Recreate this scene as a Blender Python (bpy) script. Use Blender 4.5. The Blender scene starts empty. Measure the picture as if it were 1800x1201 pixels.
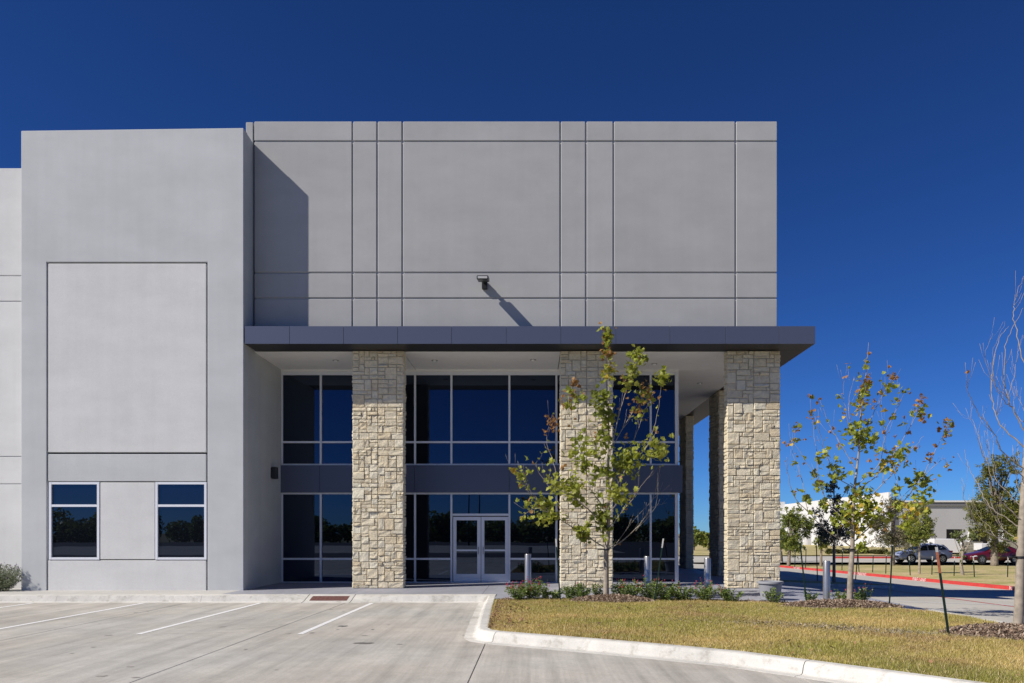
import bpy, bmesh, math, random
import numpy as np
from mathutils import Vector, Matrix, Euler
R = math.radians
random.seed(11); np.random.seed(11)
S = bpy.context.scene
C = S.collection

# ------------------------------------------------------------------ camera, sky, sun, exposure
F = 1380.0; CX = 940.0; CY = 937.0; EYE = 1.625
cam_d = bpy.data.cameras.new('camera'); cam = bpy.data.objects.new('camera', cam_d); C.objects.link(cam)
cam.location = (0, 0, EYE); cam.rotation_euler = (R(90), 0, 0)
cam_d.sensor_width = 36; cam_d.lens = 36 * F / 1800
cam_d.shift_x = (900 - CX) / 1800; cam_d.shift_y = (CY - 600.5) / 1800
cam_d.clip_start = 0.1; cam_d.clip_end = 6000
S.camera = cam
SUN_DIR = Vector((2.03, 1.0, -1.99)).normalized()
EL = math.asin(-SUN_DIR.z); AZ = math.atan2(-SUN_DIR.x, -SUN_DIR.y)
w = bpy.data.worlds.new('World'); S.world = w; w.use_nodes = True
nt = w.node_tree; bg = nt.nodes['Background']
sky = nt.nodes.new('ShaderNodeTexSky'); sky.sky_type = 'NISHITA'; sky.sun_disc = False
sky.sun_elevation = EL; sky.sun_rotation = AZ
sky.altitude = 2600; sky.air_density = 1.0; sky.dust_density = 0.0; sky.ozone_density = 4.0
tint = nt.nodes.new('ShaderNodeMix'); tint.data_type = 'RGBA'; tint.blend_type = 'MULTIPLY'; tint.inputs[0].default_value = 1
tint.inputs[7].default_value = (.20, .385, .67, 1)      # the polarised, deep blue of the whole sky
gm = nt.nodes.new('ShaderNodeGamma'); gm.inputs[1].default_value = 1.2
nt.links.new(sky.outputs[0], gm.inputs[0]); nt.links.new(gm.outputs[0], tint.inputs[6]); nt.links.new(tint.outputs[2], bg.inputs[0]); bg.inputs[1].default_value = 0.080
sun_d = bpy.data.lights.new('sun', 'SUN'); sun_d.energy = 5.0; sun_d.angle = R(0.53); sun_d.color = (1.0, 0.935, 0.85)
sun = bpy.data.objects.new('sun', sun_d); C.objects.link(sun); sun.location = (-40, -20, 40)
sun.rotation_euler = SUN_DIR.to_track_quat('-Z', 'Y').to_euler()
S.view_settings.view_transform = 'Standard'; S.view_settings.look = 'None'
S.view_settings.gamma = 1; S.view_settings.exposure = 0.12; S.view_settings.use_curve_mapping = False

# ------------------------------------------------------------------ helpers
def P(px, py, Y): return Vector(((px - CX) * Y / F, Y, EYE + (CY - py) * Y / F))
def X_(px, Y): return (px - CX) * Y / F
def Z_(py, Y): return EYE + (CY - py) * Y / F
def G(x, y):      # height of the pavement: falls away towards the drive on the right
    return -0.17 - 0.033 * min(max(0, x - 8), 14) - 0.013 * min(max(0, y - 15), 60) * min(max((x - 4) / 4, 0), 1)

class N:
    def __init__(s, name):
        s.m = bpy.data.materials.new(name); s.m.use_nodes = True; s.t = s.m.node_tree
        s.b = s.t.nodes['Principled BSDF']; s.co = None
    def n(s, typ, **k):
        x = s.t.nodes.new(typ)
        for a, v in k.items(): setattr(x, a, v)
        return x
    def l(s, a, b): s.t.links.new(a, b)
    def coords(s):
        if s.co is None: s.co = s.n('ShaderNodeTexCoord').outputs['Object']
        return s.co
    def noise(s, scale, detail=4, rough=.55, stretch=None, rot=None, co=None):
        v = co or s.coords()
        if stretch or rot:
            mp = s.n('ShaderNodeMapping')
            if stretch: mp.inputs['Scale'].default_value = stretch
            if rot: mp.inputs['Rotation'].default_value = rot
            s.l(v, mp.inputs[0]); v = mp.outputs[0]
        x = s.n('ShaderNodeTexNoise'); x.inputs['Scale'].default_value = scale
        x.inputs['Detail'].default_value = detail; x.inputs['Roughness'].default_value = rough
        s.l(v, x.inputs['Vector']); return x.outputs['Fac']
    def ramp(s, fac, stops):
        r = s.n('ShaderNodeValToRGB'); e = r.color_ramp.elements
        while len(e) < len(stops): e.new(.5)
        for i, (p, c) in enumerate(stops):
            e[i].position = p; e[i].color = (*c, 1) if len(c) == 3 else c
        s.l(fac, r.inputs[0]); return r.outputs[0]
    def mix(s, a, b, fac=1., mode='MIX'):
        x = s.n('ShaderNodeMix', data_type='RGBA', blend_type=mode)
        for i, v in ((0, fac), (6, a), (7, b)):
            if hasattr(v, 'links'): s.l(v, x.inputs[i])
            else: x.inputs[i].default_value = v if i == 0 else (*v, 1)
        return x.outputs[2]
    def col(s, c):
        if hasattr(c, 'links'): s.l(c, s.b.inputs['Base Color'])
        else: s.b.inputs['Base Color'].default_value = (*c, 1)
    def bump(s, h, strength=.3, dist=.01):
        x = s.n('ShaderNodeBump'); x.inputs['Strength'].default_value = strength; x.inputs['Distance'].default_value = dist
        s.l(h, x.inputs['Height']); s.l(x.outputs[0], s.b.inputs['Normal'])
    def set(s, **k):
        for a, v in k.items(): s.b.inputs[a.replace('_', ' ')].default_value = v
        return s

def sh(c, k): return tuple(min(1, v * k) for v in c)
def concrete(name, c, var=.10, rough=.8, streak=0, bs=.12, seedrot=0, obj_var=.03, speck=0):
    m = N(name)
    big = m.noise(.35, 5, .6); med = m.noise(2.2, 6, .65); fine = m.noise(60, 3)
    a = m.ramp(big, [(.3, sh(c, 1 - var)), (.7, sh(c, 1 + var))])
    b = m.ramp(med, [(.25, (1 - var,) * 3), (.75, (1 + var * .6,) * 3)])
    o = m.mix(a, b, 1, 'MULTIPLY')
    f = m.ramp(fine, [(.3, (.93,) * 3), (.7, (1.05,) * 3)]); o = m.mix(o, f, 1, 'MULTIPLY')
    if streak:
        st = m.noise(1.1, 5, .6, stretch=(3.2, .16, 1), rot=(0, 0, R(9)))
        o = m.mix(o, m.ramp(st, [(.3, (1 - streak,) * 3), (.5, (1, 1, 1)), (.68, (1 + streak * .55,) * 3)]), 1, 'MULTIPLY')
    if streak > .15:
        s2 = m.noise(5, 6, .7, stretch=(4, .12, 1), rot=(0, 0, R(7))); o = m.mix(o, m.ramp(s2, [(.3, (.90,)*3), (.5, (1,)*3), (.7, (1.06,)*3)]), 1, 'MULTIPLY')
        s3 = m.noise(.22, 4, .5); o = m.mix(o, m.ramp(s3, [(.35, (1.02, .985, .95)), (.6, (.97, .985, 1.0))]), 1, 'MULTIPLY')
        s4 = m.noise(26, 5, .75); o = m.mix(o, m.ramp(s4, [(.35, (.92,)*3), (.6, (1.04,)*3)]), 1, 'MULTIPLY')
    if speck:
        sp = m.noise(9, 2, .4); o = m.mix(o, m.ramp(sp, [(.70, (1,) * 3), (.78, (1 - speck,) * 3)]), 1, 'MULTIPLY')
    if obj_var:
        oi = m.n('ShaderNodeObjectInfo').outputs['Random']
        o = m.mix(o, m.ramp(oi, [(0, (1 - obj_var,) * 3), (1, (1 + obj_var,) * 3)]), 1, 'MULTIPLY')
    m.col(o); m.set(Roughness=rough); m.b.inputs['Specular IOR Level'].default_value = .25
    m.bump(m.mix(fine, med, .4), bs, .006)
    return m
def plain(name, c, rough=.5, metal=0, spec=.5, var=0, scale=8):
    m = N(name)
    if var: m.col(m.ramp(m.noise(scale, 4), [(.3, sh(c, 1 - var)), (.7, sh(c, 1 + var))]))
    else: m.col(c)
    m.set(Roughness=rough, Metallic=metal); m.b.inputs['Specular IOR Level'].default_value = spec
    return m.m

M = {}
def wall_paint(name, c, obj_var=.02):
    m = concrete(name, c, .03, .75, 0, .10, obj_var=obj_var)
    # faint cloudy blotches, wider than high, and thin rain streaks
    bl = m.noise(.55, 5, .6, stretch=(1, 1, 2.3)); st = m.noise(2.0, 3, .5, stretch=(2.4, 2.4, .10))
    src = m.b.inputs['Base Color'].links[0].from_socket
    o = m.mix(src, m.ramp(bl, [(.32, (.945,) * 3), (.66, (1.04,) * 3)]), 1, 'MULTIPLY')
    o = m.mix(o, m.ramp(st, [(.3, (.978,) * 3), (.65, (1.01,) * 3)]), 1, 'MULTIPLY')
    m.col(o); return m.m
M['wall_cool'] = wall_paint('wall_cool', (.525, .542, .543))
M['wall_light'] = wall_paint('wall_light', (.64, .643, .628))
M['wall_grey'] = wall_paint('wall_grey', (.403, .407, .404), .025)
M['lot'] = concrete('lot', (.445, .427, .385), .15, .85, .20, .15, obj_var=.035, speck=.10).m
m = concrete('kerb', (.60, .585, .54), .14, .85, 0, .35, obj_var=.03, speck=.15)
_d = m.noise(1.6, 8, .75); _d2 = m.noise(5.5, 6, .7)
o = m.mix(m.b.inputs['Base Color'].links[0].from_socket, m.ramp(_d, [(.52, (1,)*3), (.68, (.62, .61, .58))]), 1, 'MULTIPLY'); o = m.mix(o, m.ramp(_d2, [(.56, (1,)*3), (.72, (.68, .66, .62))]), 1, 'MULTIPLY')
m.col(o); M['kerb'] = m.m
M['walk'] = concrete('walk', (.50, .485, .45), .10, .85, 0, .12).m
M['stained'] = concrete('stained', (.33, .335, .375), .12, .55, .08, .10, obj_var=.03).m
M['road'] = concrete('road', (.50, .475, .415), .10, .85, .06, .15, obj_var=0, speck=.08).m
M['paint_white'] = plain('paint_white', (.78, .78, .77), .6, var=.10, scale=6)
M['paint_ghost'] = plain('paint_ghost', (.455, .435, .39), .85, var=.08, scale=5)
M['paint_red'] = plain('paint_red', (.55, .05, .04), .6, var=.15, scale=3)
M['oil'] = plain('oil', (.16, .155, .145), .6, var=.2)
M['brick_red'] = plain('brick_red', (.14, .06, .05), .8, var=.25, scale=20)
m = N('fascia'); m.col((.09, .106, .16)); m.set(Roughness=.40, Metallic=.25); M['fascia'] = m.m
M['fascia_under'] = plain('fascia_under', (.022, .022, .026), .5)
M['soffit'] = plain('soffit', (.82, .82, .80), .8, var=.03, scale=3)
M['alu'] = plain('alu', (.76, .78, .82), .4, .1)
M['steel'] = plain('steel', (.40, .40, .40), .30, .72, var=.06, scale=40)
M['black'] = plain('black', (.015, .015, .017), .5)
M['dark_metal'] = plain('dark_metal', (.03, .032, .036), .4, .3)
M['lens'] = plain('lens', (.6, .6, .58), .3)
M['lens_white'] = plain('lens_white', (.95, .95, .93), .3)
M['white_trim'] = plain('white_trim', (.75, .75, .74), .5)
m = N('tinted_glass'); m.col((.004, .005, .008)); m.set(Roughness=.0, IOR=1.8); m.b.inputs['Specular Tint'].default_value = (.50, .66, 1.0, 1); m.bump(m.noise(.9, 1, .3), .05, .02); M['glass'] = m.m
M['glass_clear'] = m.m
m = N('car_glass'); m.col((.012, .018, .024)); m.set(Roughness=.03, IOR=1.6); M['car_glass'] = m.m
# limestone: colour differs from stone to stone
m = N('limestone')
oi = m.n('ShaderNodeObjectInfo'); rnd = oi.outputs['Random']
vadd = m.n('ShaderNodeVectorMath', operation='ADD'); m.l(m.coords(), vadd.inputs[0])
cmb = m.n('ShaderNodeCombineXYZ'); mm = m.n('ShaderNodeMath', operation='MULTIPLY'); m.l(rnd, mm.inputs[0]); mm.inputs[1].default_value = 90
for i in range(3): m.l(mm.outputs[0], cmb.inputs[i])
m.l(cmb.outputs[0], vadd.inputs[1]); vc = vadd.outputs[0]
base = m.ramp(rnd, [(0, (.72, .63, .45)), (.25, (.78, .70, .52)), (.5, (.73, .635, .445)), (.7, (.77, .715, .56)), (.86, (.69, .58, .39)), (1, (.80, .73, .56))])
n1 = m.noise(13, 8, .72, co=vc); n2 = m.noise(3.2, 3, .5, co=vc); n3 = m.noise(45, 3, .6, co=vc)
o = m.mix(base, m.ramp(n1, [(.3, (.80,) * 3), (.7, (1.12,) * 3)]), 1, 'MULTIPLY')
o = m.mix(o, (.48, .31, .11), m.ramp(n2, [(.63, (0,) * 3), (.80, (.55,) * 3)]))
m.col(o); m.set(Roughness=.9); m.b.inputs['Specular IOR Level'].default_value = .2
m.bump(m.mix(n1, n3, .25), 1.0, .045); M['stone'] = m.m
M['mortar'] = concrete('mortar', (.50, .45, .36), .10, .95, obj_var=0).m

def link(o): C.objects.link(o); return o
def mesh_obj(name, verts, faces, mat, parent=None, smooth=False, mats=None, midx=None):
    me = bpy.data.meshes.new(name); me.from_pydata([tuple(v) for v in verts], [], faces)
    for mt in (mats or [mat]): me.materials.append(mt)
    if midx is not None: me.polygons.foreach_set('material_index', midx)
    if smooth: me.polygons.foreach_set('use_smooth', [True] * len(me.polygons))
    me.update(); o = link(bpy.data.objects.new(name, me))
    if parent: o.parent = parent
    return o
def bm_obj(name, bm, mat, parent=None, smooth=False):
    me = bpy.data.meshes.new(name); bm.to_mesh(me); bm.free()
    for mt in (mat if isinstance(mat, list) else [mat]): me.materials.append(mt)
    if smooth: me.polygons.foreach_set('use_smooth', [True] * len(me.polygons))
    o = link(bpy.data.objects.new(name, me))
    if parent: o.parent = parent
    return o
def add_box(bm, x0, x1, y0, y1, z0, z1, bev=0, mi=0):
    vs = [bm.verts.new(p) for p in ((x0,y0,z0),(x1,y0,z0),(x1,y1,z0),(x0,y1,z0),(x0,y0,z1),(x1,y0,z1),(x1,y1,z1),(x0,y1,z1))]
    fs = [bm.faces.new([vs[i] for i in f]) for f in ((0,3,2,1),(4,5,6,7),(0,1,5,4),(1,2,6,5),(2,3,7,6),(3,0,4,7))]
    for f in fs: f.material_index = mi
    if bev:
        es = list({e for f in fs for e in f.edges})
        bmesh.ops.bevel(bm, geom=es, offset=bev, segments=1, affect='EDGES')
def box(name, x0, x1, y0, y1, z0, z1, mat, parent=None, bev=0):
    bm = bmesh.new(); add_box(bm, x0, x1, y0, y1, z0, z1, bev); return bm_obj(name, bm, mat, parent)
def add_prism(bm, poly, axis, a, b, mi=0):
    """poly: 2-D points; axis 'y': (x,z) extruded in y; axis 'z': (x,y) extruded in z; axis 'x': (y,z) extruded in x"""
    def v(p, t): return {'y': (p[0], t, p[1]), 'z': (p[0], p[1], t), 'x': (t, p[0], p[1])}[axis]
    A = [bm.verts.new(v(p, a)) for p in poly]; B = [bm.verts.new(v(p, b)) for p in poly]
    fs = [bm.faces.new(A), bm.faces.new(B[::-1])]
    n = len(poly)
    for i in range(n): fs.append(bm.faces.new([A[i], A[(i+1) % n], B[(i+1) % n], B[i]]))
    for f in fs: f.material_index = mi
    bmesh.ops.recalc_face_normals(bm, faces=fs); return fs
def prism(name, poly, axis, a, b, mat, parent=None, bev=0):
    bm = bmesh.new(); add_prism(bm, poly, axis, a, b)
    if bev: bmesh.ops.bevel(bm, geom=list(bm.edges), offset=bev, segments=1, affect='EDGES')
    return bm_obj(name, bm, mat, parent)
def add_tube(bm, pts, rad, seg=6, cap=True, mi=0):
    rings = []; n = len(pts); pts = [Vector(p) for p in pts]; ref = Vector((.3, .9, .2)).normalized()
    for i, p in enumerate(pts):
        t = (pts[min(i+1, n-1)] - pts[max(i-1, 0)]).normalized()
        a = t.cross(ref)
        if a.length < .1: a = t.cross(Vector((1, 0, 0)))
        a.normalize(); b = t.cross(a); r = rad[i] if hasattr(rad, '__len__') else rad
        rings.append([bm.verts.new(p + (a * math.cos(2*math.pi*k/seg) + b * math.sin(2*math.pi*k/seg)) * r) for k in range(seg)])
    for i in range(n - 1):
        for k in range(seg):
            f = bm.faces.new([rings[i][k], rings[i][(k+1) % seg], rings[i+1][(k+1) % seg], rings[i+1][k]]); f.material_index = mi; f.smooth = True
    if cap:
        for rg in (rings[0][::-1], rings[-1]): f = bm.faces.new(rg); f.material_index = mi
def tube(name, pts, rad, mat, parent=None, seg=6):
    bm = bmesh.new(); add_tube(bm, pts, rad, seg); bmesh.ops.recalc_face_normals(bm, faces=bm.faces); return bm_obj(name, bm, mat, parent)
def lathe(name, prof, mat, parent=None, seg=20, loc=(0, 0, 0), smooth=True):
    vs, fs = [], []
    for r, z in prof:
        for k in range(seg): vs.append((loc[0] + r*math.cos(2*math.pi*k/seg), loc[1] + r*math.sin(2*math.pi*k/seg), loc[2] + z))
    for i in range(len(prof) - 1):
        for k in range(seg): fs.append((i*seg+k, i*seg+(k+1) % seg, (i+1)*seg+(k+1) % seg, (i+1)*seg+k))
    fs.append(tuple(range(seg))[::-1]); fs.append(tuple((len(prof)-1)*seg + k for k in range(seg)))
    o = mesh_obj(name, vs, fs, mat, parent)
    if smooth:
        for p in o.data.polygons: p.use_smooth = len(p.vertices) == 4
        try: o.data.set_sharp_from_angle(angle=R(40))
        except Exception: pass
    return o
def tag(o, label, cat, group=None):
    o['label'] = label; o['category'] = cat
    if group: o['group'] = group
    return o
def empty(name, loc=(0, 0, 0)):
    o = link(bpy.data.objects.new(name, None)); o.location = loc; o.empty_display_size = .2; return o
def structure(o): o['kind'] = 'structure'; return o
def stuff(o): o['kind'] = 'stuff'; return o
def thing(name, label, cat, loc=(0, 0, 0), group=None): return tag(empty(name, loc), label, cat, group)
def adopt(o, p):   # parent keeping world place
    o.parent = p; o.matrix_parent_inverse = p.matrix_world.inverted() if False else Matrix.Translation(-Vector(p.location)); return o
def inpoly(px, py, poly):
    res = np.zeros(len(px), bool); n = len(poly); j = n - 1
    for i in range(n):
        xi, yi = poly[i]; xj, yj = poly[j]
        c = ((yi > py) != (yj > py)) & (px < (xj - xi) * (py - yi) / (yj - yi + 1e-12) + xi)
        res ^= c; j = i
    return res

# ------------------------------------------------------------------ ground, lot, walks, kerbs
m = N('far_ground'); m.col(m.ramp(m.noise(.05, 6, .6), [(.3, (.16, .15, .06)), (.7, (.26, .22, .10))])); m.set(Roughness=.95)
M['far_ground'] = m.m
structure(mesh_obj('ground', [(-3000, -3000, -2.3), (3000, -3000, -2.3), (3000, 3000, -2.3), (-3000, 3000, -2.3)], [(0, 1, 2, 3)], M['far_ground']))

lot = structure(box('parking_lot', -60, 8.2, -60, 20.6, -.9, -.215, M['mortar']))
xe = [-60, -41, -25, -21.05, -17, -12.95, -8.9, -4.85, -.8, 3.3, 8.2]
ye = [-60, -30, -14, -6, 2, 8.3, 17.95, 20.5]
for i in range(len(xe) - 1):
    for j in range(len(ye) - 1):
        g = .006
        gy = .004
        box('slab', xe[i] + g, xe[i+1] - g, ye[j] + gy, ye[j+1] - gy, -.25, -.17, M['lot'], lot, .004)
# stall lines, ghost hatching, oil
for xs in (-18.45, -15.65, -12.84, -10.0, -7.02, -4.16):
    L = structure(mesh_obj('stall_line', [(xs - .055, 13.9, -.166), (xs + .055, 13.9, -.166), (xs + .055, 20.1, -.166), (xs - .055, 20.1, -.166)], [(0, 1, 2, 3)], M['paint_white'])); L.parent = lot
def ghost(a, b, wd=.05):
    Y = lambda py: 1.795 * F / (py - CY)
    A = Vector(((a[0] - CX) * Y(a[1]) / F, Y(a[1]), -.1682)); B = Vector(((b[0] - CX) * Y(b[1]) / F, Y(b[1]), -.1682))
    n = Vector((-(B - A).y, (B - A).x, 0)).normalized() * wd
    o = mesh_obj('ghost_line', [A - n, B - n, B + n, A + n], [(0, 1, 2, 3)], M['paint_ghost'], lot)
for a, b in (((500, 1069), (590, 1066)), ((420, 1081), (565, 1072)), ((320, 1095), (445, 1087)), ((480, 1089), (530, 1086)), ((262, 1114), (420, 1111)), ((400, 1106), (490, 1099))):
    ghost(a, b)
def blot(px, py, wx, wy, mat, name='oil_stain'):
    Y = 1.795 * F / (py - CY); x = (px - CX) * Y / F; k = 14; ph = random.random() * 6
    vs = [(x + wx * math.cos(2*math.pi*i/k) * (1 + .3*math.sin(3*i + ph)), Y + wy * math.sin(2*math.pi*i/k) * (1 + .3*math.cos(2*i + ph)), -.1655) for i in range(k)]
    mesh_obj(name, vs, [tuple(range(k))], mat, lot)
for a in ((603, 1101, .09, .10), (640, 1131, .17, .09), (548, 1113, .05, .05), (655, 1107, .03, .04)): blot(*a, M['oil'])

M['stain'] = plain('stain', (.335, .318, .285), .85, var=.12, scale=9)
for _ in range(26): blot(random.uniform(20, 830), random.uniform(1066, 1195), random.uniform(.015, .07), random.uniform(.015, .08), M['stain'], 'stain')
# walk along the wall on the left and the stained entry walk
side_walk = structure(box('side_walk', -60, -8.305, 20.86, 26, -.6, -.03, M['mortar']))
for a, b in ((-60, -40), (-40, -20), (-20, -16.2), (-16.2, -12.4), (-12.4, -8.31)):
    box('slab', a + .005, b - .005, 20.87, 22.9, -.1, 0, M['walk'], side_walk, .004)
entry = structure(prism('entry_walk', [(-8.30, 20.9), (-1.0, 20.9), (-1.0, 19.7), (3, 19.5), (5.5, 18.7), (7.7, 17.3), (8.5, 17.3), (8.5, 47), (-8.30, 26.2)], 'z', -.9, -.26, M['mortar']))
def zwalk(x): return 0 if x < 7.2 else -.19 * (x - 7.2) / 2.15
def wslab(poly):
    bm = bmesh.new(); A = [bm.verts.new((x, y, -.25)) for x, y in poly]; B = [bm.verts.new((x, y, zwalk(x) + (-.013*max(0, y-24) if x > 7.2 else 0))) for x, y in poly]
    n = len(poly); bm.faces.new(A[::-1]); bm.faces.new(B)
    for i in range(n): bm.faces.new([A[i], A[(i+1) % n], B[(i+1) % n], B[i]])
    bm_obj('slab', bm, M['stained'], entry)
g = .005
for a, b in ((-8.305, -4.95), (-4.95, -1.4)):
    wslab([(a + g, 20.86), (b - g, 20.86), (b - g, 26), (a + g, 26)])
wslab([(-1.4 + g, 20.86), (-.995, 20.86), (-.995, 19.55), (2.2 - g, 19.45), (2.2 - g, 26), (-1.4 + g, 26)])
wslab([(2.2 + g, 19.45), (3, 19.4), (5.2 - g, 18.75), (5.2 - g, 26), (2.2 + g, 26)])
wslab([(5.2 + g, 18.75), (5.5, 18.6), (7.2 - g, 17.55), (7.2 - g, 26), (5.2 + g, 26)])
wslab([(7.2 + g, 17.55), (7.7, 17.2), (8.45, 17.4), (9.35, 18.4), (9.35, 24), (9.0, 26), (7.2 + g, 26)])
wslab([(4.6, 26.01), (7.2 - g, 26.01), (7.2 - g, 47), (4.6, 47)])
wslab([(7.2 + g, 26.01), (8.2, 26.01), (8.2, 47), (7.2 + g, 47)])

# kerb in front of the walks, with the ramp let into it
kp = [(20.87, 0.0), (20.42, 0.0), (20.385, -.012), (20.33, -.145), (20.28, -.162), (20.08, -.166), (20.08, -.3), (20.87, -.3)]
rp = [(20.87, 0.0), (20.62, -.055), (20.5, -.085), (20.35, -.125), (20.22, -.155), (20.08, -.164), (20.08, -.3), (20.87, -.3)]
def kerb_t(x):
    if -5.97 <= x <= -4.75: return 1
    if -7.2 < x < -5.97: return (x + 7.2) / 1.23
    if -4.75 < x < -3.4: return (-3.4 - x) / 1.35
    return 0
kerbs = structure(box('walk_kerb', -60, -1.0, 20.1, 20.85, -.6, -.301, M['mortar']))
cuts = [-60, -45, -30, -24, -20, -16.2, -12.4, -8.65, -5.97, -4.75, -1.02]
for a, b in zip(cuts, cuts[1:]):
    n = max(2, int((b - a) / .25)); vs, fs = [], []
    for i in range(n + 1):
        ga = .011 if a in (-5.97, -4.75) else .004; gb_ = .011 if b in (-5.97, -4.75) else .004
        x = a + ga + (b - a - ga - gb_) * i / n; t = kerb_t(x)
        wob = .006 * math.sin(x * 3.1) + .004 * math.sin(x * 7.7)
        for q, (p0, p1) in enumerate(zip(kp, rp)):
            vs.append((x, p0[0]*(1-t) + p1[0]*t + (wob if 0 < q < 5 else 0), p0[1]*(1-t) + p1[1]*t))
    k = len(kp)
    for i in range(n):
        for q in range(k): fs.append((i*k+q, i*k+(q+1) % k, (i+1)*k+(q+1) % k, (i+1)*k+q))
    fs.append(tuple(range(k))[::-1]); fs.append(tuple(n*k + q for q in range(k)))
    o = mesh_obj('kerb_stone', vs, fs, M['kerb'], kerbs)
    bmm = bmesh.new(); bmm.from_mesh(o.data); bmesh.ops.recalc_face_normals(bmm, faces=bmm.faces); bmm.to_mesh(o.data); bmm.free()
# tactile panel of red pavers in the ramp
tp = tag(empty('tactile_paving', (-5.4, 20.5, -.08)), 'dark red tactile warning pavers set into the concrete kerb ramp', 'paving')
def zr(y):
    for (ya, za), (yb, zb) in zip(rp, rp[1:]):
        if yb <= y <= ya: return zb + (za - zb) * (y - yb) / (ya - yb + 1e-9)
    return -.15
for i in range(9):
    for j in range(3):
        xa = -5.84 + i * .108; ya = 20.33 + j * .118
        vs = [(x, y, zr(y) + dz) for dz in (-.01, .006) for x, y in ((xa, ya), (xa + .102, ya), (xa + .102, ya + .112), (xa, ya + .112))]
        o = mesh_obj('paver', vs, [(0,3,2,1), (4,5,6,7), (0,1,5,4), (1,2,6,5), (2,3,7,6), (3,0,4,7)], M['brick_red']); adopt(o, tp)

# planting island: kerb, soil, mulch, grass
inner = [(-1.04, 20.4), (-.95, 17), (-.84, 14.0), (-.82, 13.55), (-.74, 13.22), (-.55, 13.02), (0, 12.68), (1.0, 12.08), (1.9, 11.5), (2.83, 10.83), (3.42, 10.19), (4.2, 9.33), (4.9, 8.53), (5.9, 7.2), (6.7, 5.7), (7.3, 4), (8.0, 3.2), (8.5, 4), (8.55, 8), (8.5, 12), (8.45, 15.5), (8.3, 16.6)]
back = [(7.7, 17.2), (5.5, 18.55), (3, 19.35), (-.99, 19.5)]
def offs(poly, d):
    out = []
    for i, p in enumerate(poly):
        a = Vector(poly[max(i-1, 0)]); b = Vector(poly[min(i+1, len(poly)-1)]); t = (b - a).normalized()
        out.append((p[0] + t.y * d * -1 * -1 * -1, p[1] + t.x * d))
    return out
# fine resample
def resample(poly, step):
    out = [Vector(poly[0])]
    for a, b in zip(poly, poly[1:]):
        a = Vector(a); b = Vector(b); n = max(1, int((b - a).length / step))
        for i in range(1, n + 1): out.append(a + (b - a) * i / n)
    return out
prof = [(-.02, -.3), (-.02, -.005), (0, 0), (.13, 0), (.16, -.012), (.19, -.05), (.225, -.15), (.26, -.162), (.40, -.164), (.40, -.3)]
ik = structure(mesh_obj('island_kerb', [(-.9, 13.9, -.5), (-.7, 13.9, -.5), (-.8, 14.2, -.5), (-.8, 14, -.42)], [(0, 1, 2), (0, 1, 3), (1, 2, 3), (2, 0, 3)], M['mortar']))
rs = resample(inner, .16)
breaks = []
def nearest(pt): return min(range(len(rs)), key=lambda i: (rs[i] - Vector(pt)).length)
bk = [0] + [nearest(p) for p in ((-.95, 17.2), (-.60, 13.05), (3.5, 10.1), (6.7, 5.7), (8.5, 8), (8.5, 12))] + [len(rs) - 1]
for a, b in zip(bk, bk[1:]):
    vs, fs = [], []; k = len(prof)
    for i in range(a, b + 1):
        p = rs[i]; t = (rs[min(i+1, len(rs)-1)] - rs[max(i-1, 0)]).normalized(); nrm = Vector((t.y, -t.x)) * (1 if True else -1)
        nrm = -nrm if False else nrm
        sh_ = .012 if i == a and a else 0
        q0 = p + t * sh_
        zj = G(q0.x, q0.y) + .17
        for d, z in prof:
            q = q0 + nrm * d; jit = .006 * math.sin(i * 1.9) + .004 * math.sin(i * .7)
            vs.append((q.x + (jit if d > .1 else 0), q.y, z + (zj if z < -.1 else 0)))
    n = b - a
    for i in range(n):
        for q in range(k): fs.append((i*k+q, i*k+(q+1) % k, (i+1)*k+(q+1) % k, (i+1)*k+q))
    fs.append(tuple(range(k))[::-1]); fs.append(tuple(n*k + q for q in range(k)))
    o = mesh_obj('kerb_stone', vs, fs, M['kerb'], ik)
    bmm = bmesh.new(); bmm.from_mesh(o.data); bmesh.ops.recalc_face_normals(bmm, faces=bmm.faces); bmm.to_mesh(o.data); bmm.free()
island = inner + back
def zgrass(x, y):
    return .0 + .05 * math.exp(-((x - 3.5)**2 / 14 + (y - 15)**2 / 20)) - .03
m = N('turf_soil')
nz = m.noise(1.4, 6, .65); m.col(m.ramp(nz, [(.3, (.30, .23, .11)), (.7, (.38, .30, .11))])); m.set(Roughness=.95); M['soil'] = m.m
bm = bmesh.new(); f0 = bm.faces.new([bm.verts.new((x, y, 0)) for x, y in [(p[0], p[1]) for p in island]])
bmesh.ops.triangulate(bm, faces=bm.faces)
for _ in range(4): bmesh.ops.subdivide_edges(bm, edges=[e for e in bm.edges if e.calc_length() > .8], cuts=1)
for v in bm.verts: v.co.z = zgrass(v.co.x, v.co.y)
bmesh.ops.recalc_face_normals(bm, faces=bm.faces)
for f in bm.faces:
    if f.normal.z < 0: f.normal_flip()
structure(bm_obj('island_soil', bm, M['soil']))

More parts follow.
